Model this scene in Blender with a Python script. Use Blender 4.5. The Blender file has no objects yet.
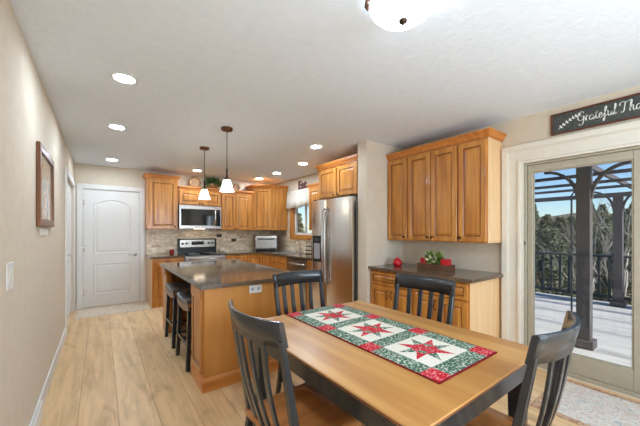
import bpy, bmesh, math, random
from mathutils import Vector, Matrix
random.seed(7)
PI = math.pi
SC = bpy.context.scene
COL = SC.collection

# ------------------------------------------------------------------ camera
cam_d = bpy.data.cameras.new('camera'); cam = bpy.data.objects.new('camera', cam_d); COL.objects.link(cam)
cam.location = (0.36, 0.0, 1.31)
cam.rotation_euler = (math.radians(90), 0, math.radians(-36.5))
cam_d.sensor_width = 36.0; cam_d.lens = 36.0 * 296.0 / 640.0
cam_d.shift_y = 18.0 / 640.0
cam_d.clip_start = 0.02; cam_d.clip_end = 500
SC.camera = cam

# ------------------------------------------------------------------ world, sun, exposure
w = bpy.data.worlds.new('sky'); SC.world = w; w.use_nodes = True
wn = w.node_tree.nodes; wl = w.node_tree.links
sky = wn.new('ShaderNodeTexSky'); sky.sky_type = 'NISHITA'; sky.sun_disc = False
sky.sun_elevation = math.radians(38); sky.sun_rotation = math.radians(165)
sky.air_density = 1.0; sky.dust_density = 0.2; sky.ozone_density = 1.5
mx = wn.new('ShaderNodeMix'); mx.data_type = 'RGBA'; mx.blend_type = 'MULTIPLY'; mx.inputs['Factor'].default_value = 1; mx.inputs['B'].default_value = (.72, .84, 1, 1)
wl.new(sky.outputs['Color'], mx.inputs['A']); wl.new(mx.outputs['Result'], wn['Background'].inputs['Color'])
wn['Background'].inputs['Strength'].default_value = 0.10
sun_d = bpy.data.lights.new('sun', 'SUN'); sun_d.energy = 3.4; sun_d.angle = math.radians(3); sun_d.color = (1, .95, .88)
sun = bpy.data.objects.new('sun', sun_d); COL.objects.link(sun)
sun.rotation_euler = Vector((-0.25, 1.0, -0.85)).to_track_quat('-Z', 'Y').to_euler()
SC.view_settings.view_transform = 'Standard'; SC.view_settings.look = 'None'
SC.view_settings.exposure = 0.87; SC.view_settings.gamma = 1.0; SC.view_settings.use_curve_mapping = False
# added fill light at an invented window behind camera, plus the photographer's bounced flash
def area(name, loc, rot, sx, sy, e, col):
    l = bpy.data.lights.new(name, 'AREA'); l.shape = 'RECTANGLE'; l.size = sx; l.size_y = sy; l.energy = e; l.color = col
    o = bpy.data.objects.new(name, l); COL.objects.link(o); o.location = loc; o.rotation_euler = [math.radians(a) for a in rot]; return o
area('added_window_fill', (1.85, -2.86, 1.45), (90, 0, 0), 2.5, 1.3, 62, (.68, .83, 1))
area('bounce_flash', (1.5, -.9, 1.25), (138, 0, -14), 1.0, .8, 20, (.70, .85, 1))
CAN_E, BOWL_E, PEND_E = 150.0, 3.4, 9.0
try:
    SC.cycles.use_denoising = True; SC.cycles.max_bounces = 10; SC.cycles.diffuse_bounces = 6
    SC.cycles.sample_clamp_indirect = 6.0; SC.cycles.caustics_reflective = False; SC.cycles.caustics_refractive = False
except Exception: pass

# ------------------------------------------------------------------ materials
def new_mat(name):
    m = bpy.data.materials.new(name); m.use_nodes = True
    return m, m.node_tree.nodes, m.node_tree.links, m.node_tree.nodes['Principled BSDF']
def c4(c): return (c[0], c[1], c[2], 1)
def srgb(r, g, b):
    f = lambda v: (v/255/12.92) if v/255 <= .04045 else ((v/255+.055)/1.055)**2.4
    return (f(r), f(g), f(b))
def coords(N, L, scale=(1,1,1), rot=(0,0,0), swz=None):
    t = N.new('ShaderNodeTexCoord'); out = t.outputs['Object']
    if swz:
        s = N.new('ShaderNodeSeparateXYZ'); c = N.new('ShaderNodeCombineXYZ'); L.new(out, s.inputs[0])
        for i, k in enumerate(swz): L.new(s.outputs[k], c.inputs[i])
        out = c.outputs[0]
    mp = N.new('ShaderNodeMapping'); mp.inputs['Scale'].default_value = scale; mp.inputs['Rotation'].default_value = rot
    L.new(out, mp.inputs[0]); return mp.outputs[0]
def noise_mat(name, c1, c2, scale=(8,8,8), nscale=4, rough=.5, detail=6, bump=0, lo=.3, hi=.7, metal=0, coat=0, bscale=None, swz=None, spec=.5):
    m, N, L, P = new_mat(name)
    v = coords(N, L, scale, swz=swz)
    n = N.new('ShaderNodeTexNoise'); n.inputs['Scale'].default_value = nscale; n.inputs['Detail'].default_value = detail
    L.new(v, n.inputs['Vector'])
    r = N.new('ShaderNodeValToRGB'); r.color_ramp.elements[0].position = lo; r.color_ramp.elements[1].position = hi
    r.color_ramp.elements[0].color = c4(c1); r.color_ramp.elements[1].color = c4(c2)
    L.new(n.outputs['Fac'], r.inputs[0]); L.new(r.outputs[0], P.inputs['Base Color'])
    P.inputs['Roughness'].default_value = rough; P.inputs['Metallic'].default_value = metal
    P.inputs['Specular IOR Level'].default_value = spec
    if coat: P.inputs['Coat Weight'].default_value = coat; P.inputs['Coat Roughness'].default_value = .1
    if bump:
        b = N.new('ShaderNodeBump'); b.inputs['Strength'].default_value = bump; b.inputs['Distance'].default_value = .01
        if bscale:
            n2 = N.new('ShaderNodeTexNoise'); n2.inputs['Scale'].default_value = bscale; n2.inputs['Detail'].default_value = 3
            t = N.new('ShaderNodeTexCoord'); L.new(t.outputs['Object'], n2.inputs['Vector']); L.new(n2.outputs['Fac'], b.inputs['Height'])
        else: L.new(n.outputs['Fac'], b.inputs['Height'])
        L.new(b.outputs[0], P.inputs['Normal'])
    return m
def emit_mat(name, col, e, base=(.9,.9,.88)):
    m, N, L, P = new_mat(name)
    P.inputs['Base Color'].default_value = c4(base); P.inputs['Emission Color'].default_value = c4(col)
    P.inputs['Emission Strength'].default_value = e; P.inputs['Roughness'].default_value = .4
    n = N.new('ShaderNodeTexNoise'); n.inputs['Scale'].default_value = 8
    return m
def wood(name, c1, c2, axis='z', rough=.32, coat=.15, s=1.0, lo=.32, hi=.68):
    sc = {'z': (14*s, 14*s, 1.1*s), 'x': (1.1*s, 14*s, 14*s), 'y': (14*s, 1.1*s, 14*s)}[axis]
    return noise_mat(name, c1, c2, scale=sc, nscale=1.6, rough=rough, detail=8, bump=.03, coat=coat, lo=lo, hi=hi)

M = {}
M['wall'] = noise_mat('beige_wall_paint', srgb(203,190,170), srgb(209,196,176), nscale=1.5, rough=.85, bump=.12, bscale=70, spec=.2)
M['ceiling'] = noise_mat('white_textured_ceiling', srgb(223,231,240), srgb(228,236,244), nscale=2, rough=.9, bump=.25, bscale=38, spec=.1)
M['white'] = noise_mat('white_trim_paint', srgb(214,211,205), srgb(219,216,210), nscale=2, rough=.45)
M['cream'] = noise_mat('cream_casing_paint', srgb(214,208,195), srgb(219,213,201), nscale=3, rough=.5)
M['tan_frame'] = noise_mat('tan_door_frame', srgb(160,152,132), srgb(166,158,139), nscale=3, rough=.45)
M['maple'] = wood('honey_maple', srgb(158,92,30), srgb(212,148,70), lo=.25, hi=.75)
M['maple_h'] = wood('honey_maple_cross_grain', srgb(182,108,44), srgb(210,142,70), axis='x')
M['maple_panel'] = wood('island_panel_maple', srgb(184,122,54), srgb(196,134,64), s=.7)
M['glaze'] = wood('dark_glazed_groove', srgb(118,64,26), srgb(144,82,36))
M['pale_side'] = wood('pale_maple_side', srgb(219,176,124), srgb(231,193,145), s=.8)
M['crown'] = wood('maple_crown', srgb(180,104,40), srgb(206,134,62), axis='x', rough=.5, coat=0)
M['bronze'] = noise_mat('dark_bronze', (.03,.02,.014), (.06,.04,.025), nscale=5, rough=.35, metal=.8)
M['rust'] = noise_mat('rust_bronze', srgb(92,52,30), srgb(112,66,40), nscale=5, rough=.4, metal=.4)
M['steel'] = noise_mat('brushed_stainless', (.40,.375,.35), (.48,.455,.43), scale=(1,1,60), nscale=3, rough=.27, metal=1)
M['steel_oven'] = noise_mat('bronze_tinted_steel', (.26,.24,.22), (.32,.30,.275), scale=(1,1,60), nscale=3, rough=.3, metal=1)
M['steel_v'] = noise_mat('fridge_stainless', (.66,.64,.61), (.72,.70,.67), scale=(40,40,.6), nscale=2, rough=.24, metal=1)
M['steel_dark'] = noise_mat('dark_grey_appliance_side', srgb(120,118,115), srgb(130,128,125), nscale=3, rough=.4, metal=.3)
M['chrome'] = noise_mat('polished_nickel', (.7,.7,.69), (.78,.78,.77), nscale=2, rough=.12, metal=1)
M['black_glass'] = noise_mat('black_glass', (.006,.006,.007), (.012,.012,.012), nscale=2, rough=.06)
M['black'] = noise_mat('black_plastic', (.008,.008,.008), (.012,.012,.012), nscale=3, rough=.35, spec=.3)
M['grey_plastic'] = noise_mat('grey_plastic', srgb(150,152,156), srgb(160,162,166), nscale=3, rough=.4)
M['chair_black'] = noise_mat('black_painted_wood', (.020,.022,.025), (.024,.026,.029), scale=(6,6,1), nscale=2, rough=.27, coat=.2)
M['seat_wood'] = wood('chair_seat_wood', srgb(156,96,48), srgb(192,128,72), axis='y', rough=.3, s=.8)
M['table_wood'] = wood('table_top_wood', srgb(160,104,50), srgb(200,150,86), axis='y', rough=.33, s=.45, coat=.15, lo=.3, hi=.65)
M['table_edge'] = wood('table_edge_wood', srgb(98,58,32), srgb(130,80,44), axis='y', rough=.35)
M['fabric_white'] = noise_mat('white_fabric', srgb(206,197,180), srgb(222,213,197), nscale=6, rough=.9, bump=.2, bscale=120)
M['lampglass'] = emit_mat('lit_pendant_glass', (1, .90, .74), PEND_E)
M['bowlglass'] = emit_mat('lit_ceiling_bowl_glass', (.74, .88, 1), BOWL_E)
M['can'] = emit_mat('lit_recessed_lens', (.70, .84, 1), CAN_E)
M['red_wax'] = noise_mat('red_wax', srgb(176,16,26), srgb(205,26,36), nscale=5, rough=.45)
M['red_pot'] = noise_mat('dark_red_glaze', srgb(120,22,18), srgb(150,32,24), nscale=5, rough=.25)
M['green_leaf'] = noise_mat('green_leaves', srgb(84,116,40), srgb(150,168,80), nscale=9, rough=.6)
M['dark_leaf'] = noise_mat('dark_green_leaves', srgb(38,62,26), srgb(78,104,46), nscale=9, rough=.6)
M['cream_flower'] = noise_mat('cream_petals', srgb(206,198,150), srgb(226,220,180), nscale=9, rough=.6)
M['box_wood'] = wood('weathered_box_wood', srgb(74,46,28), srgb(108,70,44), axis='x', rough=.6, coat=0)
M['frame_wood'] = wood('picture_frame_wood', srgb(80,44,14), srgb(128,76,30), rough=.4)
M['basket'] = noise_mat('wicker', srgb(110,74,42), srgb(140,98,60), scale=(1,1,6), nscale=14, rough=.8, bump=.4)
M['plate_decor'] = noise_mat('painted_plate', srgb(92,58,32), srgb(176,134,82), nscale=14, rough=.5, lo=.45, hi=.55)
M['cream_ceramic'] = noise_mat('cream_ceramic', srgb(226,214,186), srgb(234,224,198), nscale=5, rough=.3)
M['brown_plate'] = noise_mat('brown_outlet_plastic', srgb(96,72,54), srgb(104,80,60), nscale=5, rough=.5)
M['letter_red'] = noise_mat('dark_red_painted_wood', srgb(78,30,24), srgb(100,42,34), nscale=5, rough=.6)
M['chalk'] = noise_mat('chalkboard', srgb(58,62,60), srgb(78,82,78), nscale=6, rough=.8)
M['chalk_ink'] = noise_mat('chalk_lettering', srgb(222,222,216), srgb(236,236,230), nscale=12, rough=.8)
M['sign_frame'] = wood('sign_frame_wood', srgb(78,36,20), srgb(108,54,30), axis='y', rough=.5, coat=0)
M['seat_grey'] = noise_mat('weathered_grey_seat', srgb(74,70,66), srgb(100,96,91), scale=(12,2,2), nscale=3, rough=.4)
M['stool_rim'] = wood('pale_stool_rim', srgb(112,84,66), srgb(138,106,84), axis='y')
M['deck_grey'] = None
M['pergola'] = noise_mat('dark_stained_post', srgb(84,78,80), srgb(100,93,94), scale=(12,12,1), nscale=3, rough=.7)
M['rail'] = noise_mat('dark_green_grey_rail', srgb(52,60,62), srgb(66,74,76), nscale=5, rough=.6)
M['bark'] = noise_mat('grey_brown_bark', srgb(120,106,92), srgb(150,136,120), scale=(4,4,1), nscale=3, rough=.9)
M['birch'] = noise_mat('pale_birch_bark', srgb(150,142,130), srgb(176,168,156), scale=(2,2,8), nscale=3, rough=.8)
M['pine'] = noise_mat('pine_needles', srgb(104,110,84), srgb(134,136,108), nscale=3, rough=.9)
M['brush'] = noise_mat('dry_brush_twigs', srgb(112,98,80), srgb(142,126,106), nscale=3, rough=.95)
M['ground'] = noise_mat('dry_hillside_grass', srgb(84,76,58), srgb(114,102,80), scale=(.4,.4,.4), nscale=3, rough=1)
M['siding'] = noise_mat('grey_siding', srgb(170,168,160), srgb(180,178,170), nscale=3, rough=.8)
M['bag_blue'] = noise_mat('dark_porch_ceiling', srgb(88,88,92), srgb(100,100,104), nscale=3, rough=.8)

def mat_granite():
    m, N, L, P = new_mat('dark_brown_granite')
    v = coords(N, L)
    vo = N.new('ShaderNodeTexVoronoi'); vo.inputs['Scale'].default_value = 160; L.new(v, vo.inputs['Vector'])
    n = N.new('ShaderNodeTexNoise'); n.inputs['Scale'].default_value = 110; n.inputs['Detail'].default_value = 6; L.new(v, n.inputs['Vector'])
    r = N.new('ShaderNodeValToRGB'); e = r.color_ramp.elements
    e[0].position = .35; e[0].color = c4(srgb(70,56,44)); e[1].position = .7; e[1].color = c4(srgb(150,126,102))
    x = N.new('ShaderNodeMix'); x.data_type = 'RGBA'; x.blend_type = 'MULTIPLY'; x.inputs['Factor'].default_value = .4
    L.new(n.outputs['Fac'], r.inputs[0]); L.new(r.outputs[0], x.inputs['A']); L.new(vo.outputs['Color'], x.inputs['B'])
    L.new(x.outputs['Result'], P.inputs['Base Color']); P.inputs['Roughness'].default_value = .09
    P.inputs['IOR'].default_value = 1.6
    return m
M['granite'] = mat_granite()

def mat_planks(name, ca, cb, mortar, w, h, swz, knots=True, rough=.42, msize=.0022):
    m, N, L, P = new_mat(name)
    v = coords(N, L, swz=swz)
    b = N.new('ShaderNodeTexBrick'); b.inputs['Scale'].default_value = 1
    b.inputs['Brick Width'].default_value = w; b.inputs['Row Height'].default_value = h
    b.inputs['Mortar Size'].default_value = msize; b.inputs['Mortar Smooth'].default_value = .2; b.offset = .37; b.inputs['Bias'].default_value = 0
    b.inputs['Color1'].default_value = c4(ca); b.inputs['Color2'].default_value = c4(cb); b.inputs['Mortar'].default_value = c4(mortar)
    L.new(v, b.inputs['Vector'])
    g = N.new('ShaderNodeTexNoise'); g.inputs['Scale'].default_value = 2.2; g.inputs['Detail'].default_value = 9; g.inputs['Distortion'].default_value = .6
    mp = N.new('ShaderNodeMapping'); mp.inputs['Scale'].default_value = (.9, 9, 9)
    L.new(v, mp.inputs[0]); L.new(mp.outputs[0], g.inputs['Vector'])
    r = N.new('ShaderNodeValToRGB'); e = r.color_ramp.elements
    e[0].position = .28; e[0].color = (.70,.66,.62,1); e[1].position = .62; e[1].color = (1.04,1.04,1.04,1)
    L.new(g.outputs['Fac'], r.inputs[0])
    x = N.new('ShaderNodeMix'); x.data_type = 'RGBA'; x.blend_type = 'MULTIPLY'; x.inputs['Factor'].default_value = .75
    L.new(b.outputs['Color'], x.inputs['A']); L.new(r.outputs[0], x.inputs['B']); out = x.outputs['Result']
    if knots:
        k = N.new('ShaderNodeTexNoise'); k.inputs['Scale'].default_value = 1.9; k.inputs['Detail'].default_value = 5; k.inputs['Distortion'].default_value = 1.2
        mp2 = N.new('ShaderNodeMapping'); mp2.inputs['Scale'].default_value = (1.1, 2.8, 1)
        L.new(v, mp2.inputs[0]); L.new(mp2.outputs[0], k.inputs['Vector'])
        r2 = N.new('ShaderNodeValToRGB'); e = r2.color_ramp.elements
        e[0].position = .27; e[0].color = (.62,.57,.52,1); e[1].position = .45; e[1].color = (1,1,1,1)
        L.new(k.outputs['Fac'], r2.inputs[0])
        y = N.new('ShaderNodeMix'); y.data_type = 'RGBA'; y.blend_type = 'MULTIPLY'; y.inputs['Factor'].default_value = .7
        L.new(out, y.inputs['A']); L.new(r2.outputs[0], y.inputs['B']); out = y.outputs['Result']
    L.new(out, P.inputs['Base Color']); P.inputs['Roughness'].default_value = rough
    bu = N.new('ShaderNodeBump'); bu.inputs['Strength'].default_value = .15; bu.inputs['Distance'].default_value = .004; bu.invert = True
    L.new(b.outputs['Fac'], bu.inputs['Height']); L.new(bu.outputs[0], P.inputs['Normal'])
    return m
M['floor'] = mat_planks('light_oak_planks', srgb(214,178,130), srgb(231,200,156), srgb(168,130,92), 2.1, .23, (1,0,2))
M['deck'] = mat_planks('pale_grey_deck_boards', srgb(196,194,190), srgb(206,204,200), srgb(160,158,155), 4.0, .14, (1,0,2), knots=False, rough=.7, msize=.004)

def mat_tile(name, swz):
    m, N, L, P = new_mat(name)
    v = coords(N, L, swz=swz)
    b = N.new('ShaderNodeTexBrick'); b.inputs['Scale'].default_value = 1
    b.inputs['Brick Width'].default_value = .15; b.inputs['Row Height'].default_value = .05; b.inputs['Mortar Size'].default_value = .0025
    b.inputs['Color1'].default_value = c4(srgb(242,226,198)); b.inputs['Color2'].default_value = c4(srgb(196,168,132)); b.inputs['Mortar'].default_value = c4(srgb(208,194,170))
    b.inputs['Bias'].default_value = -.15
    L.new(v, b.inputs['Vector'])
    g = N.new('ShaderNodeTexNoise'); g.inputs['Scale'].default_value = 14; g.inputs['Detail'].default_value = 7; L.new(v, g.inputs['Vector'])
    r = N.new('ShaderNodeValToRGB'); e = r.color_ramp.elements
    e[0].position = .3; e[0].color = (.72,.68,.63,1); e[1].position = .6; e[1].color = (1.05,1.05,1.05,1)
    L.new(g.outputs['Fac'], r.inputs[0])
    x = N.new('ShaderNodeMix'); x.data_type = 'RGBA'; x.blend_type = 'MULTIPLY'; x.inputs['Factor'].default_value = .8
    L.new(b.outputs['Color'], x.inputs['A']); L.new(r.outputs[0], x.inputs['B']); L.new(x.outputs['Result'], P.inputs['Base Color'])
    P.inputs['Roughness'].default_value = .4
    bu = N.new('ShaderNodeBump'); bu.inputs['Strength'].default_value = .3; bu.inputs['Distance'].default_value = .004; bu.invert = True
    L.new(b.outputs['Fac'], bu.inputs['Height']); L.new(bu.outputs[0], P.inputs['Normal'])
    return m
M['tile_x'] = mat_tile('travertine_brick_tile', (0,2,1)); M['tile_y'] = mat_tile('travertine_brick_tile_side', (1,2,0))

def print_mat(name, base, fleck, scale=90, thr=.62):
    m, N, L, P = new_mat(name)
    v = coords(N, L)
    n = N.new('ShaderNodeTexNoise'); n.inputs['Scale'].default_value = scale; n.inputs['Detail'].default_value = 2; L.new(v, n.inputs['Vector'])
    r = N.new('ShaderNodeValToRGB'); e = r.color_ramp.elements
    e[0].position = thr-.06; e[0].color = c4(base); e[1].position = thr+.04; e[1].color = c4(fleck)
    L.new(n.outputs['Fac'], r.inputs[0]); L.new(r.outputs[0], P.inputs['Base Color']); P.inputs['Roughness'].default_value = .9
    P.inputs['Specular IOR Level'].default_value = .2
    return m
M['q_white'] = print_mat('white_quilt_cotton', srgb(226,221,208), srgb(214,208,194))
M['q_red'] = print_mat('red_quilt_print', srgb(188,24,42), srgb(226,150,150), 120, .6)
M['q_green'] = print_mat('green_quilt_print', srgb(62,98,78), srgb(206,212,196), 130, .58)
M['q_edge'] = print_mat('dark_red_binding', srgb(120,14,28), srgb(150,30,40))

def mat_rug(name, cols, scale):
    m, N, L, P = new_mat(name)
    v = coords(N, L)
    n = N.new('ShaderNodeTexNoise'); n.inputs['Scale'].default_value = scale; n.inputs['Detail'].default_value = 4; n.inputs['Distortion'].default_value = 2.5
    L.new(v, n.inputs['Vector'])
    r = N.new('ShaderNodeValToRGB'); cr = r.color_ramp; cr.interpolation = 'LINEAR'
    for i, (p, c) in enumerate(cols):
        e = cr.elements[i] if i < 2 else cr.elements.new(p)
        e.position = p; e.color = c4(c)
    L.new(n.outputs['Fac'], r.inputs[0]); L.new(r.outputs[0], P.inputs['Base Color']); P.inputs['Roughness'].default_value = .95
    b = N.new('ShaderNodeBump'); b.inputs['Strength'].default_value = .3; b.inputs['Distance'].default_value = .004
    L.new(n.outputs['Fac'], b.inputs['Height']); L.new(b.outputs[0], P.inputs['Normal'])
    return m
M['rug'] = mat_rug('faded_medallion_rug', [(.3, srgb(158,162,166)), (.42, srgb(206,200,190)), (.5, srgb(214,208,198)), (.58, srgb(196,172,156)), (.66, srgb(208,202,192)), (.75, srgb(168,146,134))], 11)
M['rug_edge'] = mat_rug('rug_border', [(.35, srgb(150,100,70)), (.6, srgb(196,168,140)), (.8, srgb(170,120,90))], 16)
M['mat'] = mat_rug('beige_door_mat', [(.3, srgb(150,132,112)), (.45, srgb(214,200,180)), (.55, srgb(222,208,190)), (.7, srgb(188,164,144))], 14)
def mat_art():
    m, N, L, P = new_mat('faded_landscape_print')
    v = coords(N, L, scale=(1,1,1))
    n = N.new('ShaderNodeTexNoise'); n.inputs['Scale'].default_value = 3.5; n.inputs['Detail'].default_value = 5; n.inputs['Distortion'].default_value = 1.2; L.new(v, n.inputs['Vector'])
    r = N.new('ShaderNodeValToRGB'); e = r.color_ramp.elements
    e[0].position = .35; e[0].color = c4(srgb(96,84,72)); e[1].position = .5; e[1].color = c4(srgb(190,150,104))
    q = r.color_ramp.elements.new(.65); q.color = c4(srgb(160,166,164))
    L.new(n.outputs['Fac'], r.inputs[0]); L.new(r.outputs[0], P.inputs['Base Color']); P.inputs['Roughness'].default_value = .15
    return m
M['art'] = mat_art()
def mat_glass():
    m = bpy.data.materials.new('clear_window_glass'); m.use_nodes = True
    N = m.node_tree.nodes; L = m.node_tree.links; N.remove(N['Principled BSDF'])
    t = N.new('ShaderNodeBsdfTransparent'); t.inputs[0].default_value = (.95,.97,.97,1)
    g = N.new('ShaderNodeBsdfGlossy'); g.inputs['Roughness'].default_value = .01
    f = N.new('ShaderNodeLayerWeight'); f.inputs['Blend'].default_value = .5
    p = N.new('ShaderNodeMath'); p.operation = 'POWER'; p.inputs[1].default_value = 4; L.new(f.outputs['Facing'], p.inputs[0])
    q = N.new('ShaderNodeMath'); q.operation = 'MULTIPLY_ADD'; q.inputs[1].default_value = .5; q.inputs[2].default_value = .035; L.new(p.outputs[0], q.inputs[0])
    x = N.new('ShaderNodeMixShader'); L.new(q.outputs[0], x.inputs[0]); L.new(t.outputs[0], x.inputs[1]); L.new(g.outputs[0], x.inputs[2])
    L.new(x.outputs[0], N['Material Output'].inputs['Surface']); return m
M['glass'] = mat_glass()

# ------------------------------------------------------------------ mesh helpers
class MB:
    def __init__(s): s.bm = bmesh.new()
    def box(s, x0, x1, y0, y1, z0, z1, bev=0, mi=0, seg=1):
        t = bmesh.new()
        vs = [t.verts.new((x, y, z)) for x in (x0, x1) for y in (y0, y1) for z in (z0, z1)]
        for q in ((0,1,3,2),(4,6,7,5),(0,4,5,1),(2,3,7,6),(0,2,6,4),(1,5,7,3)): t.faces.new([vs[i] for i in q])
        if bev:
            bmesh.ops.bevel(t, geom=t.edges[:], offset=bev, segments=seg, affect='EDGES', profile=.5)
        bmesh.ops.recalc_face_normals(t, faces=t.faces[:])
        s.add(t, mi); return s
    def add(s, t, mi=0, mat=None):
        if mat is not None: bmesh.ops.transform(t, matrix=mat, verts=t.verts[:])
        mp = {}
        for v in t.verts: mp[v] = s.bm.verts.new(v.co)
        for f in t.faces:
            try:
                n = s.bm.faces.new([mp[v] for v in f.verts]); n.material_index = mi if mi is not None else f.material_index; n.smooth = f.smooth
            except ValueError: pass
        t.free()
    def prism(s, poly, z0, z1, mi=0, bev=0):
        t = bmesh.new()
        a = [t.verts.new((p[0], p[1], z0)) for p in poly]; b = [t.verts.new((p[0], p[1], z1)) for p in poly]
        t.faces.new(a[::-1]); t.faces.new(b); n = len(poly)
        for i in range(n): t.faces.new((a[i], a[(i+1)%n], b[(i+1)%n], b[i]))
        if bev: bmesh.ops.bevel(t, geom=t.edges[:], offset=bev, segments=2, affect='EDGES')
        bmesh.ops.recalc_face_normals(t, faces=t.faces[:]); s.add(t, mi); return s
    def lathe(s, prof, c=(0,0,0), n=24, mi=0, mat=None, smooth=True):
        t = bmesh.new(); rings = []
        for r, z in prof:
            if r < 1e-5: rings.append([t.verts.new((0,0,z))])
            else: rings.append([t.verts.new((r*math.cos(2*PI*i/n), r*math.sin(2*PI*i/n), z)) for i in range(n)])
        for A, B in zip(rings, rings[1:]):
            if len(A) == 1 and len(B) == 1: continue
            for i in range(n):
                j = (i+1) % n
                if len(A) == 1: f = t.faces.new((A[0], B[i], B[j]))
                elif len(B) == 1: f = t.faces.new((A[i], A[j], B[0]))
                else: f = t.faces.new((A[i], A[j], B[j], B[i]))
                f.smooth = smooth
        if len(rings[0]) > 1: t.faces.new(rings[0][::-1])
        if len(rings[-1]) > 1: t.faces.new(rings[-1])
        bmesh.ops.recalc_face_normals(t, faces=t.faces[:])
        mm = Matrix.Translation(c) @ (mat if mat is not None else Matrix.Identity(4))
        s.add(t, mi, mm); return s
    def cyl(s, c, r, h, axis='z', n=20, mi=0):
        m = {'z': Matrix.Identity(4), 'x': Matrix.Rotation(PI/2, 4, 'Y'), 'y': Matrix.Rotation(-PI/2, 4, 'X')}[axis]
        return s.lathe([(r, 0), (r, h)], c, n, mi, m)
    def tube(s, pts, r, n=8, mi=0, flat=None, smooth=True):
        """sweep: r number or list; flat=(w,h,up) makes a rectangular section"""
        t = bmesh.new(); P = [Vector(p) for p in pts]; rings = []
        for i, p in enumerate(P):
            d = (P[min(i+1, len(P)-1)] - P[max(i-1, 0)]).normalized()
            if flat: up = Vector(flat[2])
            else: up = Vector((0,0,1)) if abs(d.z) < .9 else Vector((1,0,0))
            a = d.cross(up).normalized(); b = a.cross(d).normalized()
            if flat:
                w_ = flat[0][i] if isinstance(flat[0], (list, tuple)) else flat[0]
                h_ = flat[1][i] if isinstance(flat[1], (list, tuple)) else flat[1]
                rings.append([t.verts.new(p + a*sx*w_/2 + b*sy*h_/2) for sx, sy in ((-1,-1),(1,-1),(1,1),(-1,1))])
            else:
                rr = r[i] if isinstance(r, (list, tuple)) else r
                rings.append([t.verts.new(p + a*math.cos(2*PI*k/n)*rr + b*math.sin(2*PI*k/n)*rr) for k in range(n)])
        k = len(rings[0])
        for A, B in zip(rings, rings[1:]):
            for i in range(k):
                f = t.faces.new((A[i], A[(i+1)%k], B[(i+1)%k], B[i])); f.smooth = smooth and not flat
        t.faces.new(rings[0][::-1]); t.faces.new(rings[-1])
        if flat and len(flat) > 3: bmesh.ops.bevel(t, geom=[e for e in t.edges], offset=flat[3], segments=1, affect='EDGES', clamp_overlap=True)
        bmesh.ops.recalc_face_normals(t, faces=t.faces[:]); s.add(t, mi); return s
    def sweep(s, prof, path, mi=0):
        """prof: (outward, z) polygon; path: xy polyline; outward = right-hand side of travel"""
        t = bmesh.new(); P = [Vector((p[0], p[1])) for p in path]; rings = []
        for i, p in enumerate(P):
            d0 = (P[i]-P[i-1]).normalized() if i else None
            d1 = (P[i+1]-P[i]).normalized() if i < len(P)-1 else None
            n0 = Vector((d0.y, -d0.x)) if d0 else None; n1 = Vector((d1.y, -d1.x)) if d1 else None
            if n0 is None: n = n1
            elif n1 is None: n = n0
            else: n = (n0+n1); n = n / max(.2, n.dot(n0))
            rings.append([t.verts.new((p.x+n.x*o, p.y+n.y*o, z)) for o, z in prof])
        k = len(prof)
        for A, B in zip(rings, rings[1:]):
            for i in range(k): t.faces.new((A[i], A[(i+1)%k], B[(i+1)%k], B[i]))
        t.faces.new(rings[0][::-1]); t.faces.new(rings[-1])
        bmesh.ops.recalc_face_normals(t, faces=t.faces[:]); s.add(t, mi); return s
    def door(s, x0, x1, z0, z1, yb, th=.02, fr=.055, arch=0):
        """raised-panel cabinet front in the XZ plane, back at yb, facing -Y. slots: 0 wood 1 glaze"""
        t = bmesh.new(); yf = yb - th
        fr = min(fr, (x1-x0)*.28, (z1-z0)*.28)
        g = min(.012, fr*.3)
        R = [(0, yb, 0), (0, yf+.003, 0), (.003, yf, 0), (fr-.004, yf, 0), (fr, yf+.004, 1), (fr+.002, yf+.009, 1), (fr+g*.7, yf+.009, 1), (fr+g+.018, yf+.002, 0)]
        rings = []
        for i, y, mi in R:
            rings.append([t.verts.new(q) for q in ((x0+i, y, z0+i), (x1-i, y, z0+i), (x1-i, y, z1-i), (x0+i, y, z1-i))])
        for (A, B, r) in zip(rings, rings[1:], R[1:]):
            for k in range(4): f = t.faces.new((A[k], A[(k+1)%4], B[(k+1)%4], B[k])); f.material_index = r[2]
        t.faces.new(rings[0][::-1]); t.faces.new(rings[-1])
        bmesh.ops.recalc_face_normals(t, faces=t.faces[:]); s.add(t, None); return s
    def build(s, name, mats, parent=None, smooth=False):
        me = bpy.data.meshes.new(name); s.bm.to_mesh(me); s.bm.free()
        for m in (mats if isinstance(mats, (list, tuple)) else [mats]): me.materials.append(m)
        if smooth:
            for p in me.polygons: p.use_smooth = True
        o = bpy.data.objects.new(name, me); COL.objects.link(o)
        if parent: o.parent = parent
        return o
def tag(o, label=None, cat=None, group=None, kind=None):
    if label: o['label'] = label
    if cat: o['category'] = cat
    if group: o['group'] = group
    if kind: o['kind'] = kind
    return o
def thing(name, label, cat, loc=(0,0,0), rz=0, group=None):
    o = bpy.data.objects.new(name, None); COL.objects.link(o); o.empty_display_size = .1
    o.location = loc; o.rotation_euler = (0, 0, math.radians(rz)); return tag(o, label, cat, group)
def struct(name, mb, m, label=None, smooth=False):
    o = mb.build(name, m, None, smooth); o['kind'] = 'structure'
    if label: o['label'] = label
    return o
def copy_tree(o, parent=None):
    kids = list(o.children); c = o.copy(); COL.objects.link(c)
    if parent: c.parent = parent
    for k in kids: copy_tree(k, c)
    return c
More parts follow.
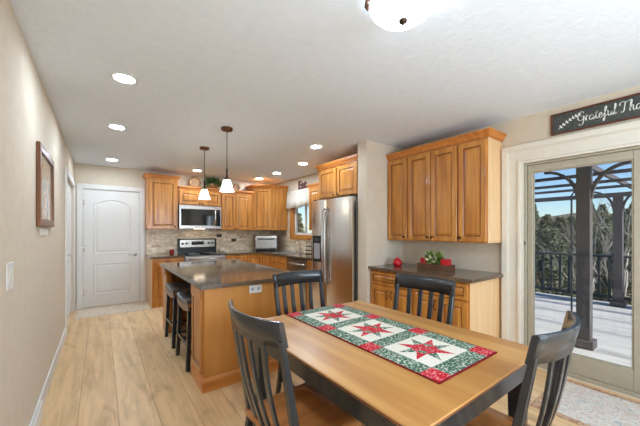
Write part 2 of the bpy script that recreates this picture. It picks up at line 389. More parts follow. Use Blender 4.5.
def walls(mb, a0, a1, z0, z1, t0, t1, holes, axis):
    """solid slab with rectangular holes: a = along, t = thickness"""
    A = sorted({a0, a1, *[h[0] for h in holes], *[h[1] for h in holes]})
    for p, q in zip(A, A[1:]):
        cuts = sorted([(h[2], h[3]) for h in holes if h[0] <= p and h[1] >= q]); z = z0
        for c in cuts + [(z1, z1)]:
            if c[0] > z + 1e-4:
                if axis == 'y': mb.box(t0, t1, p, q, z, c[0])
                else: mb.box(p, q, t0, t1, z, c[0])
            z = max(z, c[1])

# ------------------------------------------------------------------ room shell
XW, YB, ZC, YR = 3.72, 6.38, 2.44, -2.8
m = MB(); m.box(-.3, XW+.14, YR-.2, YB+.4, -.1, 0); struct('floor', m, M['floor'], 'light oak plank floor')
m = MB(); m.box(-.3, XW+.2, YR-.2, YB+.4, ZC, ZC+.12); struct('ceiling', m, M['ceiling'], 'white textured ceiling')
m = MB(); walls(m, YR, YB, 0, ZC, -.14, 0, [(4.93, 6.26, 0, 2.03)], 'y'); struct('wall_left', m, M['wall'])
m = MB(); walls(m, -.14, XW+.14, 0, ZC, YB, YB+.14, [(.108, .94, 0, 2.03)], 'x'); struct('wall_back', m, M['wall'])
m = MB(); walls(m, YR, YB, 0, ZC, XW, XW+.14, [(-.60, 1.154, 0, 1.975), (4.70, 5.55, 1.21, 2.05)], 'y'); struct('wall_right', m, M['wall'])
m = MB(); walls(m, -.14, XW+.14, 0, ZC, YR-.14, YR, [(.55, 3.15, .78, 2.12)], 'x'); struct('wall_front', m, M['wall'])
d = thing('added_window', None, None, (.552, YR-.03, .782)); d['kind'] = 'structure'  # unseen window, added to give the fill light an opening
m = MB()
for a, b, z0_, z1_ in ((0, .05, 0, 1.336), (2.546, 2.596, 0, 1.336), (.05, 2.546, 0, .05), (.05, 2.546, 1.286, 1.336), (1.27, 1.326, .05, 1.286)): m.box(a, b, 0, .03, z0_, z1_)
m.build('window_frame', M['white'], d)
m = MB(); m.box(3.01, XW, 2.61, 2.765, 0, ZC); struct('wall_partition', m, M['wall'], 'short beige partition wall beside the refrigerator')
m = MB(); m.box(1.055, XW-.008, YB-.008, YB, .872, 1.36); struct('trim_1', m, M['tile_x'], 'stone brick tile backsplash on the back wall')
m = MB(); walls(m, 3.74, YB-.008, .872, 1.36, XW-.008, XW, [(4.62, 5.63, 1.12, 1.36)], 'y'); struct('trim_2', m, M['tile_y'], 'stone brick tile backsplash under the window')
m = MB(); m.box(0, .014, YR, 4.84, 0, .11, .003); struct('baseboard_left', m, M['white'])
m = MB(); m.box(XW-.014, XW, 1.255, 1.33, 0, .11, .003); struct('baseboard_right', m, M['white'])
m = MB(); m.box(.02, .035, 6.366, YB, 0, .11); struct('baseboard_back', m, M['white'])

# door casings
def casing(x0, x1, zt, wd, y, mb, th=.018):   # around an opening in a y-facing wall (local XZ, front toward -Y)
    mb.box(x0-wd, x0, y-th, y, 0, zt+wd, .004); mb.box(x1, x1+wd, y-th, y, 0, zt+wd, .004); mb.box(x0, x1, y-th, y, zt, zt+wd, .004)
m = MB(); casing(.108, .94, 2.03, .075, YB, m)
m.box(.108, .115, YB, YB+.14, 0, 2.03); m.box(.933, .94, YB, YB+.14, 0, 2.03); m.box(.115, .933, YB, YB+.14, 2.02, 2.03)
struct('trim_3', m, M['white'], 'white casing around the back door')
# back door: slab with arched two-panel relief
def arch_poly(x0, x1, z0, z1, rise, inset=0, n=14):
    a, b = x0+inset, x1-inset; p = [(a, z0+inset), (b, z0+inset)]
    for i in range(n+1):
        t = i/n; x = b + (a-b)*t; p.append((x, z1-inset-rise + rise*math.sin(PI*t)**.8 if rise else z1-inset))
    return p
def relief(mb, polys_fn, yf):
    t = bmesh.new(); rings = []
    for inset, y in ((0, yf-.0005), (.006, yf-.008), (.018, yf-.006), (.03, yf+.004), (.06, yf-.004)):
        rings.append([t.verts.new((p[0], y, p[1])) for p in polys_fn(inset)])
    k = len(rings[0])
    for A, B in zip(rings, rings[1:]):
        for i in range(k): t.faces.new((A[i], A[(i+1)%k], B[(i+1)%k], B[i]))
    t.faces.new(rings[-1]); bmesh.ops.recalc_face_normals(t, faces=t.faces[:]); mb.add(t, 0)
d = thing('door_1', None, None, (.115, YB+.012, .008)); d['kind'] = 'structure'; d['label'] = 'white two-panel arched interior door'
m = MB(); W = .818
m.box(.002, W-.002, 0, .035, 0, 2.01, .002)
relief(m, lambda i: arch_poly(.14, W-.14, .90, 1.86, .09, i), 0)
relief(m, lambda i: arch_poly(.14, W-.14, .20, .745, 0, i), 0)
m.build('door_panel', M['white'], d)
m = MB(); m.lathe([(.03, 0), (.03, .01), (.012, .015), (.012, .045)], (W-.07, 0, .87), mat=Matrix.Rotation(PI/2, 4, 'X'))
m.tube([(W-.07, -.045, .87), (W-.10, -.05, .87), (W-.18, -.047, .868)], .009); m.build('door_handle', M['chrome'], d)
for z in (.25, 1.0, 1.78):
    m = MB(); m.cyl((.002, -.006, z-.045), .006, .09); m.box(.002, .022, -.002, 0, z-.045, z+.045); m.build('hinge', M['chrome'], d)
# closet bifold on the left wall
m = MB()
for a, b in ((4.845, 4.93), (6.26, 6.345)): m.box(0, .018, a, b, 0, 2.115, .004)
m.box(0, .018, 4.93, 6.26, 2.03, 2.115, .004); struct('trim_4', m, M['white'], 'white casing around the closet doors')
d = thing('door_2', None, None, (-.03, 6.252, .01), 90); d['kind'] = 'structure'; d['label'] = 'white panelled folding closet door'
for k in range(4):
    m = MB(); a, b = -.330*(k+1)+.004, -.330*k-.002
    m.box(a, b, 0, .03, 0, 2.005, .002)
    relief(m, lambda i: arch_poly(a+.06, b-.06, .95, 1.9, .03, i), 0); relief(m, lambda i: arch_poly(a+.06, b-.06, .15, .8, 0, i), 0)
    m.build('door_panel', M['white'], d)
m = MB(); m.lathe([(.012, 0), (.01, .02), (.018, .03), (.012, .04)], (-.62, 0, .95), mat=Matrix.Rotation(PI/2, 4, 'X')); m.build('door_knob', M['chrome'], d)

# patio door on the right wall (local frame: x runs toward -Y of the room, front faces the room)
m = MB(); W0, W1 = 0, 1.754
prof_in = .02
def ushape(mb, x0, x1, zt, wd, y0, y1, bev=.003):
    t_ = bmesh.new(); P_ = [(x0-wd, 0), (x0-wd, zt+wd), (x1+wd, zt+wd), (x1+wd, 0), (x1, 0), (x1, zt), (x0, zt), (x0, 0)]
    A = [t_.verts.new((p[0], y0, p[1])) for p in P_]; B = [t_.verts.new((p[0], y1, p[1])) for p in P_]
    for q in ((0,1,6,7), (1,2,5,6), (2,3,4,5)):
        t_.faces.new([A[i] for i in q]); t_.faces.new([B[i] for i in q][::-1])
    for i in range(8): t_.faces.new((A[i], A[(i+1)%8], B[(i+1)%8], B[i]))
    bmesh.ops.recalc_face_normals(t_, faces=t_.faces[:]); mb.add(t_, 0)
ushape(m, 0, W1, 1.975, .185, -.022, 0)
ushape(m, -.135, W1+.135, 2.110, .05, -.042, -.0221)
ushape(m, -.125, W1+.125, 2.100, .010, -.032, -.0221)
ushape(m, -.022, W1+.022, 1.997, .020, -.036, -.0221)
m.box(-.005, W1+.005, -.002, .14, -.0, .006)
o = struct('trim_5', m, M['cream'], 'wide cream casing around the patio door'); o.location = (XW, 1.154, 0); o.rotation_euler = (0,0,-PI/2)
d = thing('door_3', None, None, (XW, 1.154, .007), -90); d['kind'] = 'structure'; d['label'] = 'tan framed glass patio door'
m = MB(); m.box(.001, .024, .0, .10, 0, 1.965, .003); m.box(1.73, 1.753, .0, .10, 0, 1.965, .003); m.box(.024, 1.73, .0, .10, 1.945, 1.965, .002); m.box(.024, 1.73, 0, .10, 0, .035, .003)
m.build('door_frame', M['tan_frame'], d)
def sash(a, b, y0, y1, nm):
    m = MB(); z0_, z1_ = .037, 1.943; gz0, gz1 = .205, 1.875
    m.box(a, a+.045, y0, y1, z0_, z1_, .004); m.box(b-.062, b, y0, y1, z0_, z1_, .004)
    m.box(a+.045, b-.062, y0, y1, z0_, gz0, .004); m.box(a+.045, b-.062, y0, y1, gz1, z1_, .004)
    # glazing bead
    for p in ((a+.045, a+.056, gz0, gz1), (b-.073, b-.062, gz0, gz1), (a+.056, b-.073, gz0, gz0+.011), (a+.056, b-.073, gz1-.011, gz1)): m.box(p[0], p[1], y0+.008, y1-.008, p[2], p[3], .002)
    s_ = m.build('sash', M['tan_frame'], d)
    m = MB(); m.box(a+.05, b-.067, (y0+y1)/2-.003, (y0+y1)/2+.003, gz0+.004, gz1-.004); m.build('pane', M['glass'], s_)
sash(.026, .81, .012, .045, 's'); sash(.75, 1.728, .052, .085, 's')
m = MB(); m.box(.008, .016, -.012, .0, 1.17, 1.20, .002); m.build('latch', M['bronze'], d)

# kitchen window
m = MB()
for a, b, z0_, z1_ in ((4.62, 4.70, 1.13, 2.13), (5.55, 5.63, 1.13, 2.13), (4.70, 5.55, 1.13, 1.21), (4.70, 5.55, 2.05, 2.13)): m.box(XW-.02, XW-.009, a, b, z0_, z1_, .002)
for a, b, z0_, z1_ in ((4.70, 4.715, 1.21, 2.05), (5.535, 5.55, 1.21, 2.05), (4.715, 5.535, 1.21, 1.225), (4.715, 5.535, 2.035, 2.05)): m.box(XW-.012, XW+.12, a, b, z0_, z1_)
struct('trim_6', m, M['maple'], 'maple casing around the kitchen window')
d = thing('window_1', None, None, (XW+.05, 5.533, 1.227), -90); d['kind'] = 'structure'; d['label'] = 'kitchen window over the sink'
m = MB(); Ww, Hw = .816, .806
for a, b, z0_, z1_ in ((0, .045, 0, Hw), (Ww-.045, Ww, 0, Hw), (.045, Ww-.045, 0, .045), (.045, Ww-.045, Hw-.045, Hw), (.39, .426, .045, Hw-.045)): m.box(a, b, 0, .04, z0_, z1_, .003)
f = m.build('window_frame', M['white'], d)
m = MB(); m.box(.045, .39, .015, .02, .045, Hw-.045); m.box(.426, Ww-.045, .015, .02, .045, Hw-.045); m.build('pane', M['glass'], f)

# ------------------------------------------------------------------ cabinets
WOODS = [M['maple'], M['glaze']]
def knob(p, x, y, z):
    m = MB(); m.lathe([(.006, 0), (.005, .012), (.014, .018), (.015, .025), (.009, .03), (0, .031)], (x, y, z), 12, mat=Matrix.Rotation(PI/2, 4, 'X')); return m.build('knob', M['bronze'], p)
def pull(p, x, y, z, vert=True, ln=.10):
    m = MB(); h = ln/2; pts = []
    for i in range(9):
        t = i/8; o = -.028*math.sin(PI*t)**.6
        pts.append((x, y+o, z-h+ln*t) if vert else (x-h+ln*t, y+o, z))
    m.tube(pts, [.007, .005, .0045, .0045, .005, .0045, .0045, .005, .007], 8); return m.build('handle', M['bronze'], p)
CROWN = [(0, 0), (.010, 0), (.010, .012), (.016, .014), (.020, .028), (.034, .046), (.040, .048), (.040, .056), (.048, .058), (.048, .074), (0, .074)]
def cabinet(label, loc, rz, w, dep, h, doors=(), drawers=(), base=False, side=None, crown=None, group=None, panels=(), floor=0):
    """local: x right, front -Y, wall at y=0. doors: (x0,x1,z0,z1,kx,kz,kind)"""
    t = thing('base_cabinet' if base else 'wall_cabinet', label, 'cabinet', loc, rz, group)
    m = MB()
    if base:
        m.box(0, w, -dep, -.001, .0001, h); m.box(-.0, w, -dep-.008, -dep, .0001, .09, .002)
    else: m.box(0, w, -dep, -.001, 0, h, .001)
    m.build('body', M['maple'], t)
    for x0, x1, z0, z1, kx, kz, kd in doors:
        m = MB(); m.door(x0, x1, z0, z1, -dep-.0005); dr = m.build('door', WOODS, t)
        if kd == 'knob': knob(dr, kx, -dep-.02, kz)
        elif kd == 'pull': pull(dr, kx, -dep-.018, kz)
    for x0, x1, z0, z1, kd in drawers:
        m = MB(); m.door(x0, x1, z0, z1, -dep-.0005, fr=.035); dr = m.build('drawer', WOODS, t)
        if kd: pull(dr, (x0+x1)/2, -dep-.018, (z0+z1)/2, False)
    if side:
        for s_ in side:
            m = MB()
            if s_ == 'R': m.box(w, w+.004, -dep+.004, -.004, .0 if not base else .001, h, .001)
            else: m.box(-.004, 0, -dep+.004, -.004, .0 if not base else .001, h, .001)
            m.build('side_panel', M['pale_side'], t)
    if crown:
        m = MB(); pr_ = [(o*crown[1] if len(crown) > 1 else o, h-.004+z) for o, z in CROWN]
        path = {'LR': [(0, -.001), (0, -dep), (w, -dep), (w, -.001)], 'L': [(0, -.001), (0, -dep), (w, -dep)], 'R': [(0, -dep), (w, -dep), (w, -.001)], 'N': [(0, -dep), (w, -dep)]}[crown[0]]
        # outward must be on the right-hand side of travel
        path = path if True else path[::-1]
        m.sweep([(o, z) for o, z in pr_], path); m.box(.001, w-.001, -dep+.001, -.002, h+.06, h+.07); m.build('crown_moulding', M['crown'], t)
    return t

# dining wall cabinets (four doors in three units) and long crown
G = 'wall cabinets over the buffet'
zb, H = 1.19, 1.045
def up(label, y_hi, w, doors, side=None):
    return cabinet(label, (XW, y_hi, zb), -90, w, .312, H, doors, side=side)
up('narrow single-door maple wall cabinet against the partition, above the buffet', 2.608, .318, [(.012, .306, .012, H-.02, .28, .05, 'knob')])
up('two-door maple wall cabinet in the middle above the buffet', 2.288, .634, [(.008, .312, .012, H-.02, .285, .05, 'knob'), (.322, .626, .012, H-.02, .35, .05, 'knob')])
up('single-door maple wall cabinet nearest the patio door, above the buffet', 1.652, .298, [(.010, .290, .012, H-.02, .035, .05, 'knob')], 'R')
m = MB(); m.sweep([(o*.95, z*.95) for o, z in CROWN], [(XW-.312, 2.608), (XW-.312, 1.353), (XW-.001, 1.353)]); m.box(XW-.311, XW-.002, 1.354, 2.607, .004, .012)
o = m.build('crown_moulding', M['crown']); o.location = (0, 0, zb+H+.001); tag(o, 'long maple crown moulding on top of the cabinets over the buffet', 'moulding')

# buffet base cabinets and counter
bz = .835
def basecab(label, loc, rz, w, side=None, split=True, dep=.63):
    hw = w/2
    drs = [(.012, w-.012, .665, .815, True)]
    if split: dd = [(.012, hw-.004, .105, .645, hw-.035, .56, 'pull'), (hw+.004, w-.012, .105, .645, hw+.035, .56, 'pull')]
    else: dd = [(.012, w-.012, .105, .645, w-.045, .56, 'pull')]
    return cabinet(label, loc, rz, w, dep, bz, dd, drs, base=True, side=side)
basecab('maple base cabinet with one drawer over two doors, against the partition', (XW, 2.608, 0), -90, .628)
basecab('maple base cabinet with one drawer over two doors, pale side toward the patio door', (XW, 1.979, 0), -90, .606, 'R')
def counter(label, poly, z0=.838, z1=.872, name='countertop'):
    m = MB(); m.prism(poly, z0, z1, bev=.005); o = m.build(name, M['granite']); return tag(o, label, 'countertop')
counter('dark granite countertop on the buffet cabinets', [(3.03, 1.32), (XW-.002, 1.32), (XW-.002, 2.608), (3.03, 2.608)])

# kitchen wall cabinets
YW = YB-.001
cabinet('tall single-door maple wall cabinet beside the white door', (1.02, YW, 1.34), 0, .50, .33, .92, [(.03, .47, .012, .895, .445, .05, 'knob')], crown=('LR', .9))
cabinet('short two-door maple wall cabinet over the microwave', (1.525, YW, 1.806), 0, .80, .33, .285, [(.02, .39, .012, .27, .37, .035, 'knob'), (.41, .78, .012, .27, .43, .035, 'knob')], crown=('N', .7))
cabinet('two-door maple wall cabinet right of the microwave', (2.328, YW, 1.325), 0, .70, .33, .766, [(.012, .30, .012, .745, .27, .04, 'knob'), (.312, .625, .012, .745, .34, .04, 'knob')], crown=('N', .7))
# diagonal corner cabinet
t = thing('wall_cabinet', 'tall corner maple wall cabinet with a diagonal door', 'cabinet', (3.03, 6.05, 1.325), -45)
Lm = Matrix.Rotation(math.radians(45), 2)
def loc2(x, y): v = Lm @ Vector((x-3.03, y-6.05)); return (v.x, v.y)
poly = [loc2(*p) for p in ((3.03, 6.05), (3.32, 5.76), (XW-.002, 5.76), (XW-.002, YW), (3.03, YW))]
m = MB(); m.prism(poly, 0, .915); m.build('body', M['maple'], t)
m = MB(); m.door(.02, .39, .012, .895, -.0005); dr = m.build('door', WOODS, t); knob(dr, .05, -.02, .05)
m = MB(); m.sweep([(o, .912+z) for o, z in CROWN], [loc2(3.03, YW), loc2(3.03, 6.05), loc2(3.32, 5.76), loc2(XW-.002, 5.76)]); m.prism([loc2(*p) for p in ((3.04, 6.06), (3.33, 5.77), (XW-.004, 5.77), (XW-.004, YW-.002), (3.04, YW-.002))], .917, .93)
m.build('crown_moulding', M['crown'], t)
# narrow one between window and fridge, and the deep one over the fridge
cabinet('low maple wall cabinet between the window and the refrigerator', (XW-.001, 4.43, 1.325), -90, .72, .33, .75, [(.03, .355, .012, .73, .33, .05, 'knob'), (.365, .69, .012, .73, .40, .05, 'knob')], crown=('L', .7))
cabinet('deep two-door maple wall cabinet above the refrigerator', (XW-.001, 3.66, 1.79), -90, .89, .675, .44, [(.03, .435, .012, .42, .40, .035, 'knob'), (.455, .86, .012, .42, .49, .035, 'knob')], crown=('L', 1))

# kitchen base cabinets, back run (front at y 5.75) and right run (front at x 3.09)
def bc2(label, loc, rz, w, dd, drs, dep=.63, side=None): return cabinet(label, loc, rz, w, dep, bz, dd, drs, base=True, side=side)
bc2('maple base cabinet left of the range, beside the white door', (1.06, YW, 0), 0, .505, [(.03, .49, .105, .645, .45, .57, 'pull')], [(.03, .49, .665, .815, True)], side='L')
bc2('maple base cabinet with drawer right of the range', (2.318, YW, 0), 0, .42, [(.012, .40, .105, .645, .05, .57, 'pull')], [(.012, .40, .665, .815, True)])
t = thing('base_cabinet', 'corner maple base cabinet where the kitchen counters meet', 'cabinet', (2.74, YW, 0), 0)
m = MB(); m.prism([(.0, -.001), (.0, -.63), (.36, -.63), (.36, -.98), (.978, -.98), (.978, -.001)], .0001, bz); m.build('body', M['maple'], t)
m = MB(); m.door(.02, .345, .105, .815, -.6305); dr = m.build('door', WOODS, t); pull(dr, .05, -.65, .6)
m = MB(); m.door(-.345, -.01, .105, .815, 0); dr = m.build('door', WOODS, t); dr.location = (.3595, -.98, 0); dr.rotation_euler = (0,0,-PI/2); 

bc2('maple sink base cabinet below the kitchen window', (XW-.001, 5.398, 0), -90, .72, [(.012, .355, .105, .645, .32, .57, 'pull'), (.365, .708, .105, .645, .40, .57, 'pull')], [(.012, .355, .665, .815, False), (.365, .708, .665, .815, False)])
bc2('narrow maple base cabinet between dishwasher and refrigerator', (XW-.001, 4.035, 0), -90, .31, [(.012, .298, .105, .645, .05, .57, 'pull')], [(.012, .298, .665, .815, True)])
counter('small dark granite countertop left of the range', [(1.03, 5.71), (1.566, 5.71), (1.566, YB-.009), (1.03, YB-.009)])
counter('L-shaped dark granite kitchen countertop under the window', [(2.316, 5.71), (3.05, 5.71), (3.05, 3.72), (XW-.01, 3.72), (XW-.01, YB-.01), (2.316, YB-.01)])

# dishwasher
t = thing('dishwasher', 'stainless dishwasher under the counter next to the sink cabinet', 'dishwasher', (XW-.001, 4.675, 0), -90)
m = MB(); m.box(.003, .635, -.62, -.02, .0001, .834); m.build('tub', M['steel_dark'], t)
m = MB(); m.box(.006, .632, -.655, -.621, .1, .83, .004); m.build('door', M['steel'], t)
m = MB(); m.tube([(.05, -.656, .745), (.05, -.69, .75), (.586, -.69, .75), (.586, -.656, .745)], .010); m.build('handle', M['chrome'], t)

# range
t = thing('range', 'stainless electric range with black glass cooktop', 'stove', (1.57, YB-.012, 0), 0)
m = MB(); m.box(0, .742, -.64, -.005, .0001, .862, .002); m.build('body', M['steel_dark'], t)
m = MB(); m.box(-.0, .742, -.665, -.06, .8625, .88, .004)
for x, y, r in ((.2,-.5,.10),(.55,-.5,.08),(.2,-.22,.07),(.55,-.22,.09)): m.lathe([(r, .8802), (r, .8806), (r-.004, .8808)], (x, y, 0), 28, mi=1)
m.build('cooktop', [M['black_glass'], M['steel_dark']], t)
m = MB(); m.box(.01, .732, -.672, -.641, .22, .845, .005); m.build('oven_door', M['steel'], t)
m = MB(); m.box(.12, .62, -.675, -.672, .38, .70); m.build('oven_window', M['black_glass'], t)
m = MB(); m.tube([(.07, -.672, .79), (.07, -.715, .79), (.672, -.715, .79), (.672, -.672, .79)], .012); m.build('oven_handle', M['steel'], t)
m = MB(); m.box(.01, .732, -.668, -.641, .05, .21, .004); m.build('storage_drawer', M['steel'], t)
bp = MB(); bp.prism([(0,0)]*0 or [(-.06, .880), (-.005, .880), (-.005, 1.155), (-.035, 1.155), (-.055, 1.13)], 0, .742)
o = bp.build('control_panel', M['black'], t)
me = o.data
for v in me.vertices: x, y, z = v.co; v.co = (z, x, y)
m = MB(); m.box(.035, .707, -.062, -.054, .985, 1.135, .002); m.build('fascia', M['steel'], o)
for x in (.085, .155, .585, .655):
    m = MB(); m.lathe([(.022, 0), (.02, .022), (.017, .026), (0, .026)], (x, -.063, 1.06), 16, mat=Matrix.Rotation(PI/2, 4, 'X')); m.build('knob', M['black'], o)
m = MB(); m.box(.25, .49, -.064, -.062, 1.03, 1.10); m.build('display', M['black_glass'], o)

# microwave
t = thing('microwave', 'stainless over-the-range microwave hanging above the range', 'microwave', (1.53, YB-.002, 1.355), 0)
m = MB(); m.box(.003, .785, -.36, -.002, .0, .445, .003); m.build('case', M['black'], t)
m = MB(); m.box(.002, .786, -.385, -.3605, .0, .445, .004); m.build('front_panel', M['steel'], t)
m = MB(); m.box(.035, .64, -.389, -.3855, .06, .375, .002); m.build('door_glass', M['black_glass'], t)
m = MB(); m.box(.675, .762, -.389, -.3855, .05, .375, .002); m.build('keypad', M['black_glass'], t)
m = MB(); m.tube([(.655, -.387, .05), (.655, -.42, .07), (.655, -.435, .21), (.655, -.42, .35), (.655, -.387, .37)], .012); m.build('handle', M['chrome'], t)

m = MB(); m.box(.30, .49, -.30, -.22, -.004, -.0002, .001); m.build('task_lamp', emit_mat('lit_task_lamp', (1, .80, .55), 6), t)
# refrigerator
t = thing('refrigerator', 'stainless side-by-side refrigerator with dispenser, beside the partition wall', 'refrigerator', (XW-.02, 3.705, 0), -90)
m = MB(); m.box(0, .905, -.68, -.002, .0001, 1.745, .004); m.build('cabinet_body', M['steel_dark'], t)
m = MB(); m.box(.01, .895, -.70, -.681, .0001, .085); m.build('toe_grille', M['black'], t)
def fdoor(x0, x1):
    m = MB(); P_ = []; n = 10; yb_, bulge = -.685, .018
    P_.append((x0, yb_)); 
    for i in range(n+1):
        u = i/n; P_.append((x0 + (x1-x0)*u, -.752 - bulge*math.sin(PI*u)**.6))
    P_.append((x1, yb_))
    m.prism(P_, .09, 1.76, bev=0); o = m.build('door', M['steel_v'], t)
    return o
dl = fdoor(.002, .363); dR = fdoor(.369, .903)
for x, p in ((.335, dl), (.397, dR)):
    m = MB(); m.tube([(x, -.765, .56), (x, -.80, .60), (x, -.812, .85), (x, -.82, 1.1), (x, -.812, 1.35), (x, -.80, 1.58), (x, -.765, 1.63)], .012, 10); m.build('handle', M['steel'], p)
m = MB(); m.box(.05, .25, -.7735, -.762, .86, 1.24, .003); o = m.build('dispenser', M['black'], dl)
m = MB(); m.box(.09, .235, -.7755, -.7737, .90, 1.13, .001); m.build('dispenser_recess', M['grey_plastic'], o)
m = MB(); m.box(.10, .225, -.7755, -.7737, 1.16, 1.21, .001); m.build('display', M['black_glass'], o)
for a in (.84, .02):
    m = MB(); m.box(a, a+.05, -.74, -.695, 1.7605, 1.782, .004); m.build('hinge_cover', M['black'], t)

# island
t = thing('kitchen_island', 'maple kitchen island with stool space and raised end panels', 'kitchen island', (1.03, 2.495, 0), 0)
m = MB(); m.box(.42, .96, 0.001, 1.975, .0001, .836); m.box(.0, .419, .001, .36, .0001, .836); m.box(.0, .06, 1.70, 1.975, .0001, .836, .002)
m.box(.06, .42, 1.93, 1.975, .0001, .836); m.build('body', M['maple'], t)
m = MB(); m.box(.006, .954, -.004, .0, .10, .836, .001); m.build('end_panel', M['maple_panel'], t)
m = MB(); m.sweep([(0, .0002), (.014, .0002), (.014, .085), (.006, .105), (0, .11)], [(0, .36), (0, -.004), (.96, -.004), (.96, 1.975)]); m.build('base_trim', M['maple_h'], t)
m = MB(); m.door(-.34, -.03, .13, .79, 0, th=.014, fr=.05); o = m.build('side_panel', WOODS, t); o.rotation_euler = (0,0,-PI/2)
m = MB(); m.box(-.02, .0, .02, .34, .745, .834, .004); m.box(-.016, -.0, .05, .30, .73, .745, .002); m.build('corbel', M['maple'], t)
m = MB(); m.box(-.016, .0, 1.72, 1.96, .745, .834, .003); m.build('corbel', M['maple'], t)
tt = counter('large dark granite top of the kitchen island', [(1.0, 2.455), (2.03, 2.455), (2.03, 4.505), (1.0, 4.505)])
m = MB(); m.box(-.06, .06, -.006, -.0, -.036, .036, .002); o = m.build('outlet', M['white']); tag(o, 'white outlet plate on the near end of the island', 'outlet')
o.location = (1.478, 2.490, .79)
for sx in (-.03, .03):
    m = MB(); m.box(sx-.014, sx+.014, -.0075, -.0061, -.012, .012, .001); q = m.build('socket', M['grey_plastic'], o)

# bar stools
def stool(label, y):
    t = thing('bar_stool', label, 'bar stool', (1.21, y, 0), 0, 'bar stools at the island')
    Wd, Dp = .235, .205
    m = MB(); tb = bmesh.new(); n = 10; rings = []
    for i in range(n+1):
        u = -1+2*i/n; y_ = u*Wd; z = .625 + .028*u*u
        rings.append([tb.verts.new(q) for q in ((-Dp, y_, z-.03), (Dp, y_, z-.03), (Dp, y_, z+.004), (Dp-.02, y_, z+.012), (-Dp+.02, y_, z+.012), (-Dp, y_, z+.004))])
    for A, B in zip(rings, rings[1:]):
        for i in range(6): f = tb.faces.new((A[i], A[(i+1)%6], B[(i+1)%6], B[i]))
    tb.faces.new(rings[0][::-1]); tb.faces.new(rings[-1]); bmesh.ops.recalc_face_normals(tb, faces=tb.faces[:]); m.add(tb)
    m.build('seat', M['seat_grey'], t)
    for sx in (-1, 1):
        m = MB(); m.tube([(sx*(Dp-.012), -Wd+2*Wd*i/8, .597+.028*((-1+2*i/8)**2)-.032) for i in range(9)], 0, flat=(.018, .055, (0,0,1))); m.build('seat_rim', M['stool_rim'], t)
    for sx in (-1, 1):
        for sy in (-1, 1):
            m = MB(); m.tube([(sx*Dp*.97, sy*(Wd-.01), .0002), (sx*(Dp-.03), sy*(Wd-.03), .585)], 0, flat=(.036, .036, (1,0,0))); m.build('leg', M['chair_black'], t)
    for sy in (-1, 1):
        m = MB(); m.box(-Dp+.02, Dp-.02, sy*(Wd-.015)-.009, sy*(Wd-.015)+.009, .15, .18); m.build('stretcher', M['chair_black'], t)
    for sx in (-1, 1):
        m = MB(); m.box(sx*(Dp-.01)-.009, sx*(Dp-.01)+.009, -Wd+.03, Wd-.03, .22, .25); m.build('stretcher', M['chair_black'], t)
    return t
stool('black-legged saddle stool under the island, the nearer of the two', 3.185)
stool('black-legged saddle stool under the island, the farther of the two', 3.86)

# ------------------------------------------------------------------ dining table, runner, chairs
TX0, TX1, TY0, TY1, TZ = 1.10, 2.13, .52, 1.83, .72
t = thing('dining_table', 'rectangular wooden dining table with black apron and legs', 'table', ((TX0+TX1)/2, (TY0+TY1)/2, 0))
hx, hy = (TX1-TX0)/2, (TY1-TY0)/2
m = MB(); tb = bmesh.new()
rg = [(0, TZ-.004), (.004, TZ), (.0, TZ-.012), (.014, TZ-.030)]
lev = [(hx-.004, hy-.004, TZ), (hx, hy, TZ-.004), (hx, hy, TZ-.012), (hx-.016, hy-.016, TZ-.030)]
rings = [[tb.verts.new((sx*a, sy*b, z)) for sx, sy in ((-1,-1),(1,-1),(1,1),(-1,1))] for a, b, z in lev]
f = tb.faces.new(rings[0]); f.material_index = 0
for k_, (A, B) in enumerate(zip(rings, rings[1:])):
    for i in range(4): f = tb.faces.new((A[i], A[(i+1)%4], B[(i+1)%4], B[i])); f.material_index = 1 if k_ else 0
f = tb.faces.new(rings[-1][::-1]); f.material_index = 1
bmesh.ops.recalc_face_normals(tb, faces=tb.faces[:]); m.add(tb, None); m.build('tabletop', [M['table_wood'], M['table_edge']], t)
m = MB(); a, b = hx-.03, hy-.03
for x0, x1, y0, y1 in ((-a, a, -b, -b+.022), (-a, a, b-.022, b), (-a, -a+.022, -b+.022, b-.022), (a-.022, a, -b+.022, b-.022)): m.box(x0, x1, y0, y1, TZ-.115, TZ-.0305)
m.build('apron', M['chair_black'], t)
for sx in (-1, 1):
    for sy in (-1, 1):
        m = MB(); px, py = sx*(a-.055), sy*(b-.055)
        m.tube([(px, py, .0002), (px, py, TZ-.12), (px, py, TZ-.031)], 0, flat=([.05, .075, .075], [.05, .075, .075], (1,0,0), .004)); m.build('leg', M['chair_black'], t)

